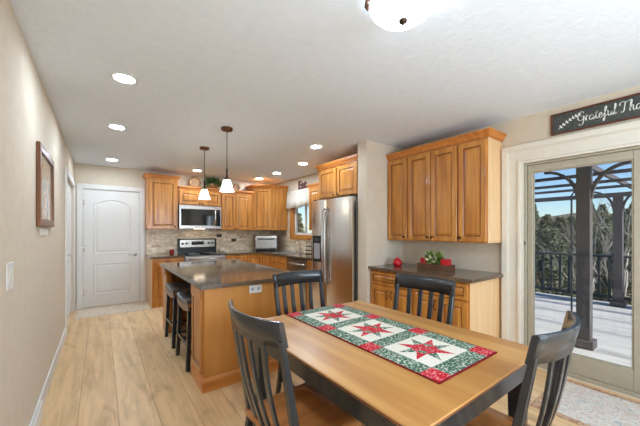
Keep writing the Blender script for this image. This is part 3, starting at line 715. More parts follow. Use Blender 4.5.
# quilted runner
def runner():
    m = MB(); x0, x1, y0, y1 = 1.405, 1.905, .64, 1.825
    m.box(x0, x1, y0, y1, 0, .004, .001, mi=3)
    z = .0046
    def poly(pts, mi, zz=z):
        t_ = bmesh.new(); vs = [t_.verts.new((p[0], p[1], zz)) for p in pts]; f_ = t_.faces.new(vs)
        if f_.normal.z < 0 or True:
            f_.normal_update()
            if f_.normal.z < 0: f_.normal_flip()
        m.add(t_, mi)
    b_ = .008; X0, X1, Y0, Y1 = x0+b_, x1-b_, y0+b_, y1-b_
    s_ = .088; blkx = (X1-X0)-2*s_; blky = ((Y1-Y0)-4*s_)/3
    xs = [X0, X0+s_, X1-s_, X1]; ys = [Y0]
    for k in range(3): ys += [ys[-1]+s_, ys[-1]+s_+blky]
    ys.append(Y1)
    for i in range(3):
        for j in range(7):
            a0, a1, b0, b1 = xs[i], xs[i+1], ys[j], ys[j+1]
            if i == 1 and j % 2 == 1:
                q = lambda u, v: (a0+(a1-a0)*u, b0+(b1-b0)*v)
                P_ = lambda pts, mi: poly([q(*p) for p in pts], mi)
                W_, R_, G_ = 0, 1, 2
                poly([(a0,b0),(a1,b0),(a1,b1),(a0,b1)], W_)
                sx_, sy_ = (a1-a0), (b1-b0); cx_, cy_ = (a0+a1)/2, (b0+b1)/2
                pt = lambda rr, an: (cx_+rr*sx_*math.cos(math.radians(an)), cy_+rr*sy_*math.sin(math.radians(an)))
                for k in range(8):
                    an = 22.5+45*k; rt = .50
                    poly([pt(.225, an-22.5), pt(rt, an), pt(.225, an+22.5)], G_ if k % 2 else R_, z+.0003)
                poly([pt(.227, 45*k) for k in range(8)], R_, z+.0003)
                poly([pt(.227, 0), pt(.227, 45), pt(.12, 45), pt(.12, 0)], G_, z+.0006); poly([pt(.227, 180), pt(.227, 225), pt(.12, 225), pt(.12, 180)], G_, z+.0006)
            elif i != 1 and j % 2 == 0: poly([(a0,b0),(a1,b0),(a1,b1),(a0,b1)], 1)
            else: poly([(a0,b0),(a1,b0),(a1,b1),(a0,b1)], 2)
    o = m.build('table_runner', [M['q_white'], M['q_red'], M['q_green'], M['q_edge']]); o.location = (0, 0, TZ+.0006)
    return tag(o, 'quilted red and green star patchwork runner on the dining table', 'table runner')
runner()

# chairs: local front +Y, origin on floor under seat centre
def make_chair():
    t = thing('dining_chair', 'x', 'chair')
    m = MB(); tb = bmesh.new(); n = 8; hw, hd, sz = .225, .195, .435
    grid = []
    for i in range(n+1):
        row = []
        for j in range(n+1):
            u, v = -1+2*i/n, -1+2*j/n
            x = u*hw*(1.0 if v > -.2 else 1-.06*(-v)); y = v*hd
            dz = -.010*max(0, 1-(u*u*1.1))*max(0, 1-v*v) - (.006*max(abs(u), abs(v))**10)
            row.append(tb.verts.new((x, y, sz+dz)))
        grid.append(row)
    for i in range(n):
        for j in range(n): f = tb.faces.new((grid[i][j], grid[i+1][j], grid[i+1][j+1], grid[i][j+1])); f.smooth = True
    ext = bmesh.ops.extrude_face_region(tb, geom=tb.faces[:])
    for v in [g for g in ext['geom'] if isinstance(g, bmesh.types.BMVert)]: v.co.z = sz-.034; v.co.x *= .97; v.co.y *= .97
    bmesh.ops.recalc_face_normals(tb, faces=tb.faces[:]); m.add(tb); m.build('seat', M['seat_wood'], t)
    BK = lambda z: -.160 - .102*max(0, (z-.40)/.57)**1.1
    for s_ in (-1, 1):
        m = MB(); m.tube([(s_*.185, .165, .0002), (s_*.19, .17, .395)], 0, flat=([.028, .040], [.028, .040], (1,0,0))); m.build('leg', M['chair_black'], t)
        pts = [(s_*.20, -.25, .0002), (s_*.203, -.20, .2), (s_*.206, -.160, .40)] + [(s_*(.206+.010*k/5), BK(.40+.50*k/5), .40+.50*k/5) for k in range(1, 6)]
        m = MB(); m.tube(pts, 0, flat=([.028]*2+[.030]*6, [.030,.032,.036,.034,.031,.028,.026,.022], (0,1,0), .003)); m.build('back_post', M['chair_black'], t)
    def arcy(x, z, sag): return BK(z) - sag*(1-(x/.215)**2)
    m = MB(); tb = bmesh.new(); n = 14; rings = []
    for i in range(n+1):
        x = -.232+.464*i/n; sg = .050
        zt, zbm = .975, .874
        yt, yb_ = arcy(x, zt, sg), arcy(x, zbm, sg)
        rings.append([tb.verts.new(q) for q in ((x, yb_-.010, zbm), (x, yb_+.010, zbm), (x, yt+.009, zt-.004), (x, yt+.003, zt), (x, yt-.008, zt), (x, yt-.012, zt-.006))])
    for A, B in zip(rings, rings[1:]):
        for i in range(6): f = tb.faces.new((A[i], A[(i+1)%6], B[(i+1)%6], B[i])); f.smooth = i in (1, 5)
    tb.faces.new(rings[0][::-1]); tb.faces.new(rings[-1]); bmesh.ops.recalc_face_normals(tb, faces=tb.faces[:]); m.add(tb); m.build('top_rail', M['chair_black'], t)
    for k in range(4):
        x = -.129+.086*k; m = MB()
        pts = []
        for q in range(8):
            u = q/7; z = .415+.465*u; sg = .02+.030*u
            pts.append((x*(.88+.12*u), arcy(x, z, sg) - .018*math.sin(PI*u), z))
        m.tube(pts, 0, flat=(.012, .024, (1,0,0)) if False else (.033, .012, (0,1,0), .002)); m.build('slat', M['chair_black'], t)
    m = MB()
    for a in ((-.175, .175, .155, .173), (-.19, .19, -.172, -.155)): m.box(a[0], a[1], a[2], a[3], .345, .4005)
    for s_ in (-1, 1): m.box(s_*.195-.009, s_*.195+.009, -.18, .155, .345, .4005)
    m.build('seat_apron', M['chair_black'], t)
    for s_ in (-1, 1):
        m = MB(); m.box(s_*.19-.008, s_*.19+.008, -.21, .16, .17, .20); m.build('stretcher', M['chair_black'], t)
    return t
CH = [('black slat-back dining chair with wooden seat, nearest the left wall', (1.135, 1.20), -87),
      ('black slat-back dining chair at the far end of the table, near the island', (1.66, 1.775+.02), 180),
      ('black slat-back dining chair on the buffet side of the table', (1.99, 1.265), 94),
      ('black slat-back dining chair at the near end of the table, before the patio door', (1.70, .62), 3)]
c0 = make_chair()
for i, (lb, p, a) in enumerate(CH):
    c = c0 if i == 0 else copy_tree(c0)
    c.location = (p[0], p[1], 0); c.rotation_euler = (0, 0, math.radians(a)); c['label'] = lb; c['group'] = 'dining chairs around the table'

# ------------------------------------------------------------------ lights
def can(label, x, y):
    t = thing('recessed_light', label, 'ceiling light', (x, y, ZC), 0, 'recessed ceiling lights')
    m = MB(); m.lathe([(.066, -.0005), (.068, -.007), (.084, -.005), (.087, -.0005)], n=32); m.build('trim_ring', M['white'], t)
    m = MB(); m.lathe([(.0, -.006), (.065, -.006), (.065, -.001), (0, -.001)], n=32); m.build('lens', M['can'], t)
    return t
CANS = [('recessed light nearest the camera over the left aisle', .50, 2.62), ('middle recessed light of the row along the left wall', .50, 3.89),
        ('recessed light in front of the white back door', .50, 5.72), ('recessed light in front of the microwave cabinets, beyond the small pendant', 1.80, 5.80),
        ('recessed light nearest the partition wall, in front of the refrigerator', 2.67, 3.21), ('recessed light second from the partition, in front of the window side cabinets', 3.07, 4.14),
        ('recessed light above the sink, third from the partition', 3.12, 5.15), ('recessed light beside the corner cabinet, farthest of the right-hand row', 3.10, 5.90)]
for a in CANS: can(*a)
for x, y in ((.6, -.6), (3.0, -.9), (.6, -2.0), (3.0, -2.1)): can('unseen recessed light added for fill behind the camera', x, y)  # out-of-view lamps, added to brighten the room

def pendant(label, x, y):
    t = thing('pendant_light', label, 'pendant light', (x, y, ZC), 0, 'pendants over the island')
    m = MB(); m.lathe([(.062, -.0005), (.062, -.018), (.055, -.03), (.012, -.034)], n=28); m.build('canopy', M['rust'], t)
    m = MB(); m.cyl((0, 0, -.54), .0045, .51, n=8); m.cyl((0, 0, -.55), .010, .10, n=12); m.build('rod', M['bronze'], t)
    m = MB(); m.lathe([(.022, -.545), (.034, -.555), (.030, -.575), (.024, -.58)], n=20); m.build('socket_cap', M['bronze'], t)
    m = MB(); m.lathe([(.032, -.57), (.043, -.60), (.055, -.65), (.070, -.69), (.076, -.695), (.066, -.688), (.05, -.65), (.038, -.60), (.028, -.575)], n=32); m.build('lamp_shade', M['lampglass'], t)
    return t
pendant('nearer bronze pendant with lit glass bell shade over the island', 1.472, 3.22)
pendant('farther bronze pendant with lit glass bell shade over the island', 1.486, 4.15)

t = thing('ceiling_light', 'large flush ceiling light with lit glass bowl and bronze finial', 'ceiling light', (1.50, .885, ZC))
m = MB(); m.lathe([(.135, -.0005), (.14, -.02), (.10, -.03), (.05, -.035)], n=36); m.build('ceiling_plate', M['rust'], t)
m = MB(); prof = [(.150, -.050), (.156, -.060), (.150, -.082), (.125, -.108), (.085, -.125), (.04, -.132), (.0, -.133)]
m.lathe(prof + [], n=40); m.build('glass_bowl', M['bowlglass'], t)
m = MB(); m.lathe([(0, -.133), (.012, -.135), (.020, -.141), (.018, -.150), (.008, -.155), (.005, -.161), (.003, -.168), (0, -.170)], n=16); m.build('finial', M['bronze'], t)
for k in range(3):
    a = math.radians(20+120*k); m = MB(); c, s_ = math.cos(a), math.sin(a)
    m.tube([(c*.12, s_*.12, -.02), (c*.170, s_*.170, -.035), (c*.174, s_*.174, -.060), (c*.161, s_*.161, -.078)], 0, flat=(.03, .010, (c, s_, .2))); m.build('bracket', M['rust'], t)

# ------------------------------------------------------------------ wall things
t = thing('framed_picture', 'wooden framed print hanging on the left wall', 'picture', (.0008, 2.79, 1.345), 90)
m = MB(); W, Hh, fw = .76, .585, .055
# local: x along +Y of room, front faces -local Y -> rotated 90: local -Y = +X room
for a, b, z0, z1 in ((0, W, 0, fw), (0, W, Hh-fw, Hh), (0, fw, fw, Hh-fw), (W-fw, W, fw, Hh-fw)): m.box(a, b, -.024, 0, z0, z1, .004)
m.build('frame', M['frame_wood'], t)
m = MB(); m.box(fw, W-fw, -.012, -.002, fw, Hh-fw); m.build('print', M['art'], t)
m = MB(); m.box(.0005, .009, 2.93, 3.30, 1.275, 1.33, .002); o = m.build('wall_plaque', M['cream']); tag(o, 'small pale plaque on the left wall just below the framed print', 'plaque')
t = thing('light_switch', 'white two-gang switch plate on the left wall', 'light switch', (.0005, 1.99, 1.025), 90)
m = MB(); m.box(0, .125, -.006, 0, 0, .13, .002); m.build('plate', M['white'], t)
for x in (.036, .088):
    m = MB(); m.box(x-.016, x+.016, -.010, -.006, .033, .097, .002); m.build('rocker', M['cream'], t)
m = MB(); m.box(.0145, .032, 2.38, 2.86, .003, .11, .006); 
o = m.build('baseboard_register', M['white']); tag(o, 'white baseboard heating register at the foot of the left wall', 'register')

# chalkboard sign
t = thing('wall_sign', 'framed chalkboard sign lettered Grateful Thankful above the patio door', 'sign', (XW-.0008, .930, 2.190), -90)
SL, SH = .86, .188
m = MB(); m.box(.012, SL-.012, -.012, -.001, .012, SH-.012); m.build('board', M['chalk'], t)
m = MB()
for a, b, z0, z1 in ((0, SL, 0, .013), (0, SL, SH-.013, SH), (0, .013, .013, SH-.013), (SL-.013, SL, .013, SH-.013)): m.box(a, b, -.022, -.001, z0, z1, .002)
m.build('frame', M['sign_frame'], t)
def catmull(pts, n=6):
    P_ = [pts[0]] + list(pts) + [pts[-1]]; out = []
    for i in range(1, len(P_)-2):
        p0, p1, p2, p3 = [Vector(q) for q in P_[i-1:i+3]]
        for k in range(n):
            u = k/n; out.append(.5*((2*p1)+(-p0+p2)*u+(2*p0-5*p1+4*p2-p3)*u*u+(-p0+3*p1-3*p2+p3)*u**3))
    out.append(Vector(P_[-1])); return out
GL = {  # cursive glyph strokes, x-height = 1
 'G': (1.25, [[(1.0,1.75),(.75,2.1),(.4,2.0),(.1,1.4),(.08,.7),(.4,.25),(.85,.4),(1.0,.95)], [(.55,1.05),(1.05,1.05),(1.0,.3),(.85,-.5),(.45,-.75),(.2,-.45)]]),
 'r': (.62, [[(0,.2),(.15,.9),(.2,1.08),(.18,.0)], [(.2,.7),(.35,1.0),(.58,.98)]]),
 'a': (.85, [[(.62,.85),(.35,1.0),(.08,.6),(.12,.1),(.38,.02),(.6,.5),(.64,.95),(.6,.2),(.72,.0),(.88,.2)]]),
 't': (.62, [[(.0,.2),(.28,1.0),(.32,1.7),(.24,.5),(.34,.0),(.6,.2)], [(.0,1.15),(.6,1.25)]]),
 'e': (.68, [[(.0,.3),(.4,.55),(.5,.85),(.3,1.0),(.1,.6),(.15,.1),(.4,.0),(.68,.3)]]),
 'f': (.66, [[(.0,.3),(.35,1.0),(.55,1.8),(.42,2.05),(.3,1.6),(.28,.5),(.22,-.6),(.1,-.85),(.05,-.5),(.3,.0),(.66,.3)]]),
 'u': (.85, [[(.0,.9),(.1,1.0),(.1,.3),(.28,.0),(.5,.3),(.62,1.0),(.6,.3),(.72,.0),(.88,.2)]]),
 'l': (.5, [[(.0,.2),(.3,1.2),(.4,1.9),(.28,2.1),(.2,1.4),(.2,.3),(.32,.0),(.52,.2)]]),
 'T': (1.3, [[(.05,1.4),(.0,1.8),(.4,2.1),(.9,1.9),(1.4,2.15)], [(.8,1.95),(.68,1.2),(.6,.4),(.4,.0),(.15,.15)]]),
 'h': (.9, [[(.0,.2),(.32,1.3),(.38,1.95),(.25,2.1),(.16,1.2),(.12,.0)], [(.13,.5),(.35,.98),(.55,.9),(.55,.3),(.65,.0),(.9,.2)]]),
 'n': (.9, [[(.08,1.0),(.12,.5),(.1,.0)], [(.12,.55),(.35,1.0),(.55,.9),(.55,.3),(.65,.0),(.9,.2)]]),
 'k': (.9, [[(.0,.2),(.32,1.3),(.38,1.95),(.25,2.1),(.16,1.2),(.12,.0)], [(.13,.5),(.45,1.0),(.5,.75),(.16,.55),(.4,.4),(.6,.0),(.9,.2)]]),
}
def write(mb, text, x, z, s, y):
    for ch in text:
        if ch == ' ': x += .3*s; continue
        adv, strokes = GL[ch]
        for st in strokes:
            p = catmull(st); W_ = []
            for i in range(len(p)):
                d_ = p[min(i+1, len(p)-1)]-p[max(i-1, 0)]; W_.append((.07 + .15*max(0, abs(d_.y)/(d_.length+1e-6)-.45))*s*1.0)
            mb.tube([(x+q.x*s, y, z+q.y*s) for q in p], 0, flat=(.0014, W_, (0,1,0)) if False else (W_, .0014, (0,1,0)))
        x += adv*s
    return x
m = MB(); xe = write(m, 'Grateful', .190, .068, .0405, -.0129); write(m, 'Thankful', .452, .068, .0405, -.0129)
st = catmull([(.055,.045),(.09,.075),(.135,.105),(.175,.128),(.215,.138)]); m.tube([(q.x, -.0129, q.y) for q in st], 0, flat=(.003, .0014, (0,1,0)))
for i in range(3, len(st)-2, 3):
    for sg in (-1, 1):
        p = st[i]; d_ = (st[i+1]-st[i-1]).normalized(); nrm = Vector((-d_.y, d_.x))*sg; tip = p + nrm*.016 + d_*.012; a1 = p+nrm*.004+d_*.010; a2 = p+nrm*.012+d_*.0
        tb = bmesh.new(); vs = [tb.verts.new((q.x, -.0137, q.y)) for q in (p, a1, tip, a2)]; tb.faces.new(vs); m.add(tb)
m.build('lettering', M['chalk_ink'], t)

# "Eat" word on the kitchen wall
def text_mesh(s, size, depth, name, mat_):
    cu = bpy.data.curves.new(name, 'FONT'); cu.body = s; cu.size = size; cu.extrude = depth; cu.offset = .008
    tmp = bpy.data.objects.new(name, cu); COL.objects.link(tmp); bpy.context.view_layer.update()
    me = bpy.data.meshes.new_from_object(tmp.evaluated_get(bpy.context.evaluated_depsgraph_get())); bpy.data.objects.remove(tmp)
    me.transform(Matrix.Rotation(PI/2, 4, 'X')); me.materials.clear(); me.materials.append(mat_)
    o = bpy.data.objects.new(name, me); COL.objects.link(o); return o
o = text_mesh('Eat', .235, .008, 'word_sign', M['letter_red']); o.location = (XW-.010, 5.30, 2.19); o.rotation_euler = (0,0,-PI/2)
o.scale = (1.05, 1, 1); tag(o, 'dark red wooden word Eat on the wall above the window valance', 'sign')

# valance
m = MB(); tb = bmesh.new(); n = 80; ya, yb2 = 5.69, 4.50; rows = [(2.165, .045, .004), (2.13, .05, .008), (2.11, .048, .006), (1.95, .055, .012), (1.80, .062, .018)]
for sd in (0, 1):
    pass
grid = []
for i in range(n+1):
    u = i/n; y = ya+(yb2-ya)*u; row = []
    for z, off, am in rows: row.append(tb.verts.new((XW-off-am*math.sin(u*2*PI*11+z)-.004*math.sin(u*31), y, z - (.012*math.sin(u*2*PI*3) if z < 1.9 else 0))))
    grid.append(row)
for i in range(n):
    for j in range(len(rows)-1): f = tb.faces.new((grid[i][j], grid[i+1][j], grid[i+1][j+1], grid[i][j+1])); f.smooth = True
m.add(tb); o = m.build('window_valance', M['fabric_white']); md = o.modifiers.new('thickness', 'SOLIDIFY'); md.thickness = .003
tag(o, 'white gathered fabric valance across the top of the kitchen window', 'valance')

# ------------------------------------------------------------------ counter things
t = thing('toaster_oven', 'stainless toaster oven on the counter in the kitchen corner', 'toaster oven', (3.32, 6.02, .8725), -25)
m = MB(); m.box(-.235, .235, -.13, .13, .018, .335, .012, seg=2); m.build('case', M['steel_dark'], t)
m = MB(); m.box(-.225, .225, -.142, -.1305, .06, .27, .004); m.build('door', M['steel_oven'], t)
m = MB(); m.box(-.23, .23, -.140, -.1305, .285, .33, .003); m.build('top_strip', M['steel'], t)
m = MB(); m.box(-.22, .22, -.139, -.1305, .02, .052, .003); m.build('base_strip', M['black'], t)
m = MB(); m.tube([(-.17, -.142, .245), (-.17, -.17, .25), (.17, -.17, .25), (.17, -.142, .245)], .008); m.build('handle', M['black'], t)
for sx in (-.2, .2):
    m = MB(); m.box(sx-.015, sx+.015, -.12, .12, 0, .018); m.build('foot', M['black'], t)
m = MB(); m.lathe([(.0, 0), (.035, 0), (.042, .02), (.040, .075), (.045, .09), (.041, .09), (.036, .07), (.0, .02)], n=20); o = m.build('red_cup', M['red_pot']); o.location = (1.43, 6.12, .8725); tag(o, 'small dark red cup on the counter left of the range', 'cup')
m = MB(); m.lathe([(0, 0), (.04, 0), (.058, .03), (.052, .07), (.03, .085), (.012, .09), (.012, .10), (0, .105)], n=20, smooth=True); o = m.build('ceramic_jar', M['cream_ceramic']); o.location = (2.40, 6.22, .8725); tag(o, 'small cream ceramic jar on the counter just right of the range', 'jar')
for lb, x, z in (('brown outlet plate on the backsplash, middle of the wall right of the range', 2.71, 1.11), ('brown outlet plate on the backsplash, above the right end of the range', 2.39, 1.21)):
    m = MB(); m.box(-.055, .055, -.005, 0, -.035, .035, .002); o = m.build('outlet', M['brown_plate']); o.location = (x, YB-.0085, z); tag(o, lb, 'outlet')
    for sx in (-.025, .025):
        m = MB(); m.box(sx-.014, sx+.014, -.0065, -.0051, -.014, .014); m.build('socket', M['black'], o)
# sink faucet
t = thing('faucet', 'chrome gooseneck faucet behind the kitchen sink', 'faucet', (3.58, 5.02, .8725), 0)
m = MB(); m.lathe([(.026, 0), (.026, .01), (.016, .02), (.015, .08)], n=16); m.build('base', M['chrome'], t)
m = MB(); m.tube([(0,0,.07),(0,0,.17),(-.02,0,.22),(-.07,0,.245),(-.12,0,.22),(-.135,0,.17)], .010, 10); m.build('spout', M['chrome'], t)
m = MB(); m.tube([(0,-.015,.06),(0,-.05,.075),(0,-.085,.10)], .006); m.build('handle', M['chrome'], t)
# sink basin rim
t = thing('kitchen_sink', 'stainless sink set into the counter under the window', 'sink', (3.33, 5.02, .8725), 0)
m = MB(); 
for a, b, c_, d_ in ((-.20, .20, -.30, -.28), (-.20, .20, .28, .30), (-.20, -.18, -.28, .28), (.18, .20, -.28, .28)): m.box(a, b, c_, d_, 0, .004)
m.build('rim', M['chrome'], t)
m = MB(); m.box(-.18, .18, -.28, .28, 0, .0015); m.build('basin', M['steel_dark'], t)
# wire rack on the counter near the fridge: scrolled black iron holder
t = thing('iron_rack', 'black scrolled wire rack standing on the counter beside the refrigerator', 'rack', (3.52, 4.62, .8725), 0)
for k, s_ in enumerate((-.07, .07)):
    m = MB(); pts = [(0, s_, 0), (0, s_*1.2, .06), (0, s_*1.25, .12), (0, s_*.9, .17), (0, s_*1.2, .21), (0, s_*.9, .245), (0, s_*.5, .22)]
    m.tube([(q.x, q.y, q.z) for q in [Vector(p) for p in pts]], .006); m.build('scroll', M['black'], t)
for z in (.005, .07, .15):
    m = MB(); m.tube([(.07*math.cos(a*PI/8), .085*math.sin(a*PI/8), z) for a in range(17)], .005); m.build('hoop', M['black'], t)
m = MB(); m.tube([(0,0,.0),(0,0,.27)], .006); m.lathe([(0,.27),(.012,.275),(.012,.29),(0,.30)], n=10); m.build('post', M['black'], t)
# little white soap bottle
m = MB(); m.lathe([(0,0),(.024,0),(.024,.08),(.010,.10),(.008,.13),(0,.13)], n=14); o = m.build('soap_bottle', M['fabric_white']); o.location = (3.52, 5.22, .8725); tag(o, 'white soap bottle beside the kitchen sink', 'bottle')

# buffet decor
def leaf(mb, c, d, ln, wd, mi=0):
    c, d = Vector(c), Vector(d).normalized(); sd = d.cross(Vector((random.uniform(-1,1), random.uniform(-1,1), random.uniform(.2,1)))).normalized()*wd; up_ = sd.cross(d).normalized()*wd*.35
    t_ = bmesh.new(); a = t_.verts.new(c); b = t_.verts.new(c+d*ln*.5+sd); e = t_.verts.new(c+d*ln); f_ = t_.verts.new(c+d*ln*.5-sd); g = t_.verts.new(c+d*ln*.5+up_)
    for tr in ((a,b,g),(b,e,g),(e,f_,g),(f_,a,g)): t_.faces.new(tr)
    mb.add(t_, mi)
def foliage(mb, c, r, n, ln=.05, wd=.012, mi=0, flat=1):
    for _ in range(n):
        d_ = Vector((random.gauss(0,1), random.gauss(0,1), random.gauss(.35,.8)*flat)).normalized()
        p = Vector(c)+Vector((d_.x*r[0], d_.y*r[1], d_.z*r[2]))*random.uniform(.35, .95); leaf(mb, p, d_+Vector((0,0,random.uniform(-.3,.4))), ln*random.uniform(.7,1.3), wd, mi)
# rectangular wooden box along the counter; x depth, y length
t = thing('wooden_tray_box', 'long weathered wooden box centrepiece on the buffet counter', 'box', (3.44, 1.94, .8725), 0)
m = MB()
for a, b, c_, d_ in ((-.065, .065, -.20, -.188), (-.065, .065, .188, .20), (-.065, -.052, -.188, .188), (.052, .065, -.188, .188)): m.box(a, b, c_, d_, 0, .062, .002)
m.box(-.052, .052, -.188, .188, 0, .012); m.build('box_body', M['box_wood'], t)
m = MB(); foliage(m, (0,0,.12), (.055, .085, .065), 420, .05, .012, 0); foliage(m, (-.03,0,.12), (.06, .07, .06), 45, .04, .015, 1)
o = m.build('greenery', [M['green_leaf'], M['cream_flower']]); o.location = (3.44, 1.955, .8725); tag(o, 'green leafy arrangement with cream blooms in the middle of the wooden box', 'plant')
for lb, y in (('red square candle in the wooden box, on the side toward the partition', 2.07), ('red square candle in the wooden box, on the side toward the patio door', 1.81)):
    t = thing('candle', lb, 'candle', (3.44, y, .886), 0, 'red candles in the wooden box')
    m = MB(); m.box(-.042, .042, -.042, .042, 0, .11, .006, seg=2); m.build('wax', M['red_wax'], t)
    m = MB(); m.cyl((0,0,.11), .002, .012, n=6); m.build('wick', M['black'], t)
t = thing('lidded_jar', 'small round red lidded jar at the partition end of the buffet counter', 'jar', (3.34, 2.40, .8725), 0); t.scale = (1.15, 1.15, .78)
m = MB(); m.lathe([(0,0),(.034,0),(.048,.03),(.046,.07),(.036,.10),(.03,.105),(.0,.105)], n=20); m.build('body', M['red_wax'], t)
m = MB(); m.lathe([(.0,.104),(.034,.105),(.026,.12),(.008,.128),(.010,.138),(0,.142)], n=20); m.build('lid', M['red_wax'], t)
m = MB(); m.tube([(0,-.045,.03),(0,-.075,.045),(0,-.075,.08),(0,-.042,.085)], .006); m.build('handle', M['red_pot'], t)

# on top of the kitchen cabinets
t = thing('potted_plant', 'bushy green plant in a basket on top of the kitchen cabinets', 'plant', (2.21, 6.19, 2.1635), 0)
m = MB(); m.lathe([(0,0),(.075,0),(.10,.09),(.105,.10),(.095,.10),(.0,.08)], n=20); m.build('basket', M['basket'], t)
m = MB(); foliage(m, (0,0,.13), (.17, .11, .085), 420, .06, .016); m.build('foliage', M['dark_leaf'], t)
def plate(lb, x, r):
    t = thing('decorative_plate', lb, 'plate', (x, 6.25, 2.1635), 0)
    m = MB(); m.lathe([(0,.004),(r*.6,.004),(r,.018),(r,.024),(r*.6,.010),(0,.010)], (0,0,0), 24, mat=Matrix.Translation((0,0,r+.002)) @ Matrix.Rotation(PI/2-.15, 4, 'X')); m.build('plate_disc', M['plate_decor'], t)
    m = MB(); m.tube([(-.03,-.03,.003),(-.03,.05,.003),(0,.055,r*1.2),(.03,.05,.003),(.03,-.03,.003)], .003); m.build('stand', M['bronze'], t)
plate('round painted plate on top of the cabinets, left of the plant', 1.865, .115)
plate('round painted plate on top of the cabinets, right of the plant', 2.72, .085)

# ------------------------------------------------------------------ rugs
m = MB(); m.box(0, .70, 0, 1.45, 0, .007, .002); m.box(.05, .65, .05, 1.40, .0071, .0085, mi=1)
o = m.build('area_rug', [M['rug_edge'], M['rug']]); o.location = (2.95, -.60, .0005); tag(o, 'faded patterned rug in front of the patio door', 'rug')
m = MB(); m.box(0, .99, 0, .60, 0, .006, .002); o = m.build('door_mat', M['mat']); o.location = (.045, 5.68, .0005); tag(o, 'beige patterned mat in front of the white back door', 'mat')

# ------------------------------------------------------------------ outside
m = MB(); m.box(XW+.14, 8.45, -6, 9, -.22, -.10); struct('deck', m, M['deck'], 'pale grey boarded deck')
m = MB(); m.box(XW+.14, 5.2, -6, 9, 2.36, 2.46); struct('porch_ceiling', m, M['bag_blue'], 'dark porch roof over the deck')
m = MB(); m.box(XW+.14, XW+.2, YR, -.62, -.1, 2.36); m.box(XW+.14, XW+.2, 1.18, 4.6, -.1, 2.36); m.box(XW+.14, XW+.2, 5.65, 6.6, -.1, 2.36); struct('wall_outside', m, M['siding'])
t = thing('pergola', 'dark stained wooden pergola on the deck', 'pergola', (5.1, .985, -.1), 0)
for x, y in ((0, 0), (3.05, .15), (0, 3.4), (3.05, 3.4), (0, -3.2), (3.05, -3.2)):
    m = MB(); m.box(x-.065, x+.065, y-.065, y+.065, 0, 2.2 if x == 0 else 2.05, .004); m.box(x-.10, x+.10, y-.10, y+.10, .0, .10, .004); m.build('post', M['pergola'], t)
for x, z0, z1 in ((0, 2.2, 2.4), (3.05, 2.05, 2.13)):
    m = MB(); m.box(x-.05, x+.05, -4.2, 5.2, z0, z1); m.build('beam', M['pergola'], t)
for x in (.62, 1.55, 2.4):
    m = MB(); m.box(x-.02, x+.02, -4.2, 5.2, 2.155, 2.20); m.build('rafter', M['pergola'], t)
for y in (0, 3.4, -3.2):
    m = MB(); m.box(.05, 3.3, y-.02, y+.02, 2.202, 2.27); m.build('beam', M['pergola'], t)
for x, y, sx, sy in ((0, 0, 0, 1), (0, 0, 0, -1), (3.05, .15, 0, 1), (3.05, .15, 0, -1), (0, 3.4, 0, -1), (3.05, 3.4, 0, -1)):
    m = MB(); pts = [(x, y+sy*(.06+.34*(1-math.cos(u*PI/16))), 1.80+.38*math.sin(u*PI/16)) for u in range(9)]
    m.tube(pts, 0, flat=(.035, .05, (1,0,0))); m.build('brace', M['pergola'], t)
t = thing('deck_railing', 'dark deck railing with upright balusters', 'railing', (8.33, 0, -.1), 0)
m = MB(); m.box(-.06, .06, -5.5, 8.5, .90, .94, .004); m.build('top_rail', M['rail'], t)
m = MB(); m.box(-.03, .03, -5.5, 8.5, .10, .16); m.build('bottom_rail', M['rail'], t)
for i in range(40):
    y = -1.2+i*.155; 
    m = MB(); m.box(-.02, .02, y-.02, y+.02, .16, .90); m.build('baluster', M['rail'], t)
t = thing('garden_pole', 'thin dark metal pole standing on the deck beside the near pergola post', 'pole', (6.87, 1.52, -.0995), 0)
m = MB(); m.tube([(0,0,0),(0,0,2.02),(.0,-.04,2.09),(0,-.11,2.09),(0,-.13,2.03)], .014); m.build('rod', M['rail'], t)
m = MB(); m.box(-.03,.03,-.13,.03,0,.02,.003); m.build('foot', M['rail'], t)

# hillside
m = MB(); tb = bmesh.new(); g = {}; nx, ny = 26, 26
def hz(x, y):
    u = max(0, x-8.5); return -1.9 - min(u, 12)*.30 + max(0, u-14)*.125 + .5*math.sin(x*.21+y*.13) + .35*math.sin(y*.31)
for i in range(nx+1):
    for j in range(ny+1):
        x = 4 + (i/nx)**1.3*110; y = -60+j/ny*140; g[i, j] = tb.verts.new((x, y, hz(x, y)))
for i in range(nx):
    for j in range(ny): f = tb.faces.new((g[i,j], g[i+1,j], g[i+1,j+1], g[i,j+1])); f.smooth = True
bmesh.ops.recalc_face_normals(tb, faces=tb.faces[:]); m.add(tb); struct('ground', m, M['ground'], 'dry brown hillside')
def bare_tree(mat_, h, label, spread=.5, depth=4, trunk=.09):
    t = thing('bare_tree', label, 'tree'); tr = MB(); br = MB()
    def grow(mb, p, d_, ln, r, lev):
        q = p + d_*ln*.5 + Vector((random.uniform(-1,1), random.uniform(-1,1), 0))*ln*.04; e = p + d_*ln
        mb.tube([p, q, e], [r, r*.85, r*.65], 4 if lev else 7)
        if lev >= depth: return
        for _ in range(3 if lev < 3 else 3):
            nd = (d_ + Vector((random.gauss(0,spread), random.gauss(0,spread), random.uniform(-.05,.35)))).normalized()
            grow(br, p + d_*ln*random.uniform(.45, 1), nd, ln*random.uniform(.55,.8), r*.55, lev+1)
    grow(tr, Vector((0,0,-.3)), Vector((0,0,1)), h*.42, trunk, 0)
    tr.build('trunk', mat_, t); br.build('branches', mat_, t); return t
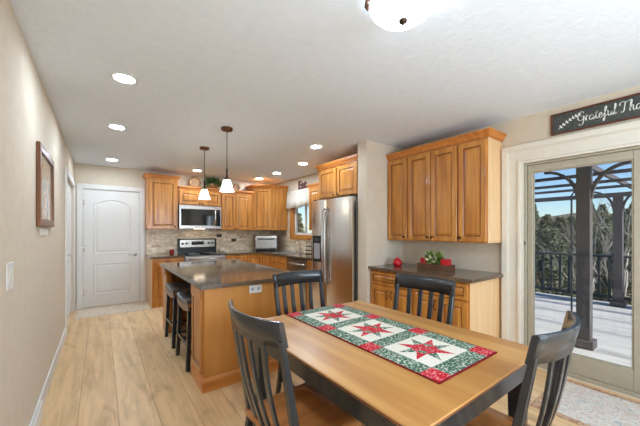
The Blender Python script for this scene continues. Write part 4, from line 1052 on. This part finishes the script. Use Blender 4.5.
def pine(h, label):
    t = thing('pine_tree', label, 'tree'); m = MB(); m.tube([(0,0,-.3),(0,0,h)], [.16,.03], 6); m.build('trunk', M['bark'], t)
    m = MB()
    for _ in range(900):
        u = random.random()**.8; z = h*(.18+.82*u); r = (1-u)*h*.24+.15; a = random.uniform(0, 2*PI); rr = r*random.uniform(.3,1)
        leaf(m, (rr*math.cos(a), rr*math.sin(a), z), (math.cos(a), math.sin(a), random.uniform(-.5,.2)), .55, .16)
    m.build('foliage', M['pine'], t); return t
protoB = [bare_tree(M['bark'], 6.5, 'x', .45), bare_tree(M['brush'], 5.5, 'x', .6), bare_tree(M['birch'], 7, 'x', .35, 4, .07)]
protoP = [pine(8, 'x'), pine(6.5, 'x')]
spots = []
tries = 0
while len(spots) < 150 and tries < 6000:
    tries += 1; D_ = random.uniform(14, 70); yv = random.uniform(.03, .42) if random.random() < .85 else random.uniform(-.3, .6); q = (.36+D_, D_*yv)
    if all((q[0]-p[0])**2+(q[1]-p[1])**2 > (2.5 if D_ > 26 else 2.1)**2 for p in spots + [(14.5, 2.9), (14.5, 2.05)]): spots.append(q)
for k_ in range(60):
    q = (46+k_*.28+random.uniform(-1, 1), 0); q = (q[0], q[0]*(.10+.26*((k_*37) % 60)/60))
    if all((q[0]-p[0])**2+(q[1]-p[1])**2 > 8 for p in spots): spots.append(q)
spots.sort()
lab = {0: 'bare brown tree standing on the hillside beyond the deck', 1: 'pale bushy leafless tree standing on the hillside beyond the deck', 2: 'slender leafless birch with pale trunk beyond the deck railing', 3: 'dark green pine tree standing on the hillside beyond the deck', 4: 'dark green pine tree standing on the hillside beyond the deck'}
grp = {0: 'bare brown trees on the hillside', 1: 'pale leafless trees on the hillside', 2: 'birches beyond the railing', 3: 'pines on the hillside', 4: 'pines on the hillside'}
used = set()
for i, (x, y) in enumerate(spots):
    k = random.choice((0, 0, 1, 3, 1, 1) if x < 26 else (0, 1, 3, 3, 4, 4, 1)); src = (protoB+protoP)[k]
    if k not in used: used.add(k); o = src
    else: o = copy_tree(src)
    sc = random.uniform(.7, 1.0)*(.85 if x > 26 else .85)
    o.location = (x, y, hz(x, y)); o.scale = (sc, sc, sc); o.rotation_euler = (0, 0, random.uniform(0, 6.28)); o['label'] = lab[k]; o['group'] = grp[k]
for q_ in range(5):
    if q_ not in used and q_ != 2:
        o = (protoB+protoP)[q_]
        for c_ in list(o.children): bpy.data.objects.remove(c_)
        bpy.data.objects.remove(o)
for lb, x, y, sc in (('pale birch nearest the deck, seen left of the near pergola post', 14.5, 2.9, .9), ('pale birch seen between the two pergola posts', 14.5, 2.05, 1.0)):
    o = protoB[2] if 'nearest' in lb else copy_tree(protoB[2]); o.location = (x, y, hz(x, y)); o.scale = (sc, sc, sc); o['label'] = lb
    if 'group' in o: del o['group']
for lb, x, y in (('dark green pine outside the kitchen window', 13.0, 20.5),):
    o = copy_tree(protoP[0]); o.location = (x, y, hz(x, y)); o.scale = (.8,.8,.8); o['label'] = lb
    if 'group' in o: del o['group']
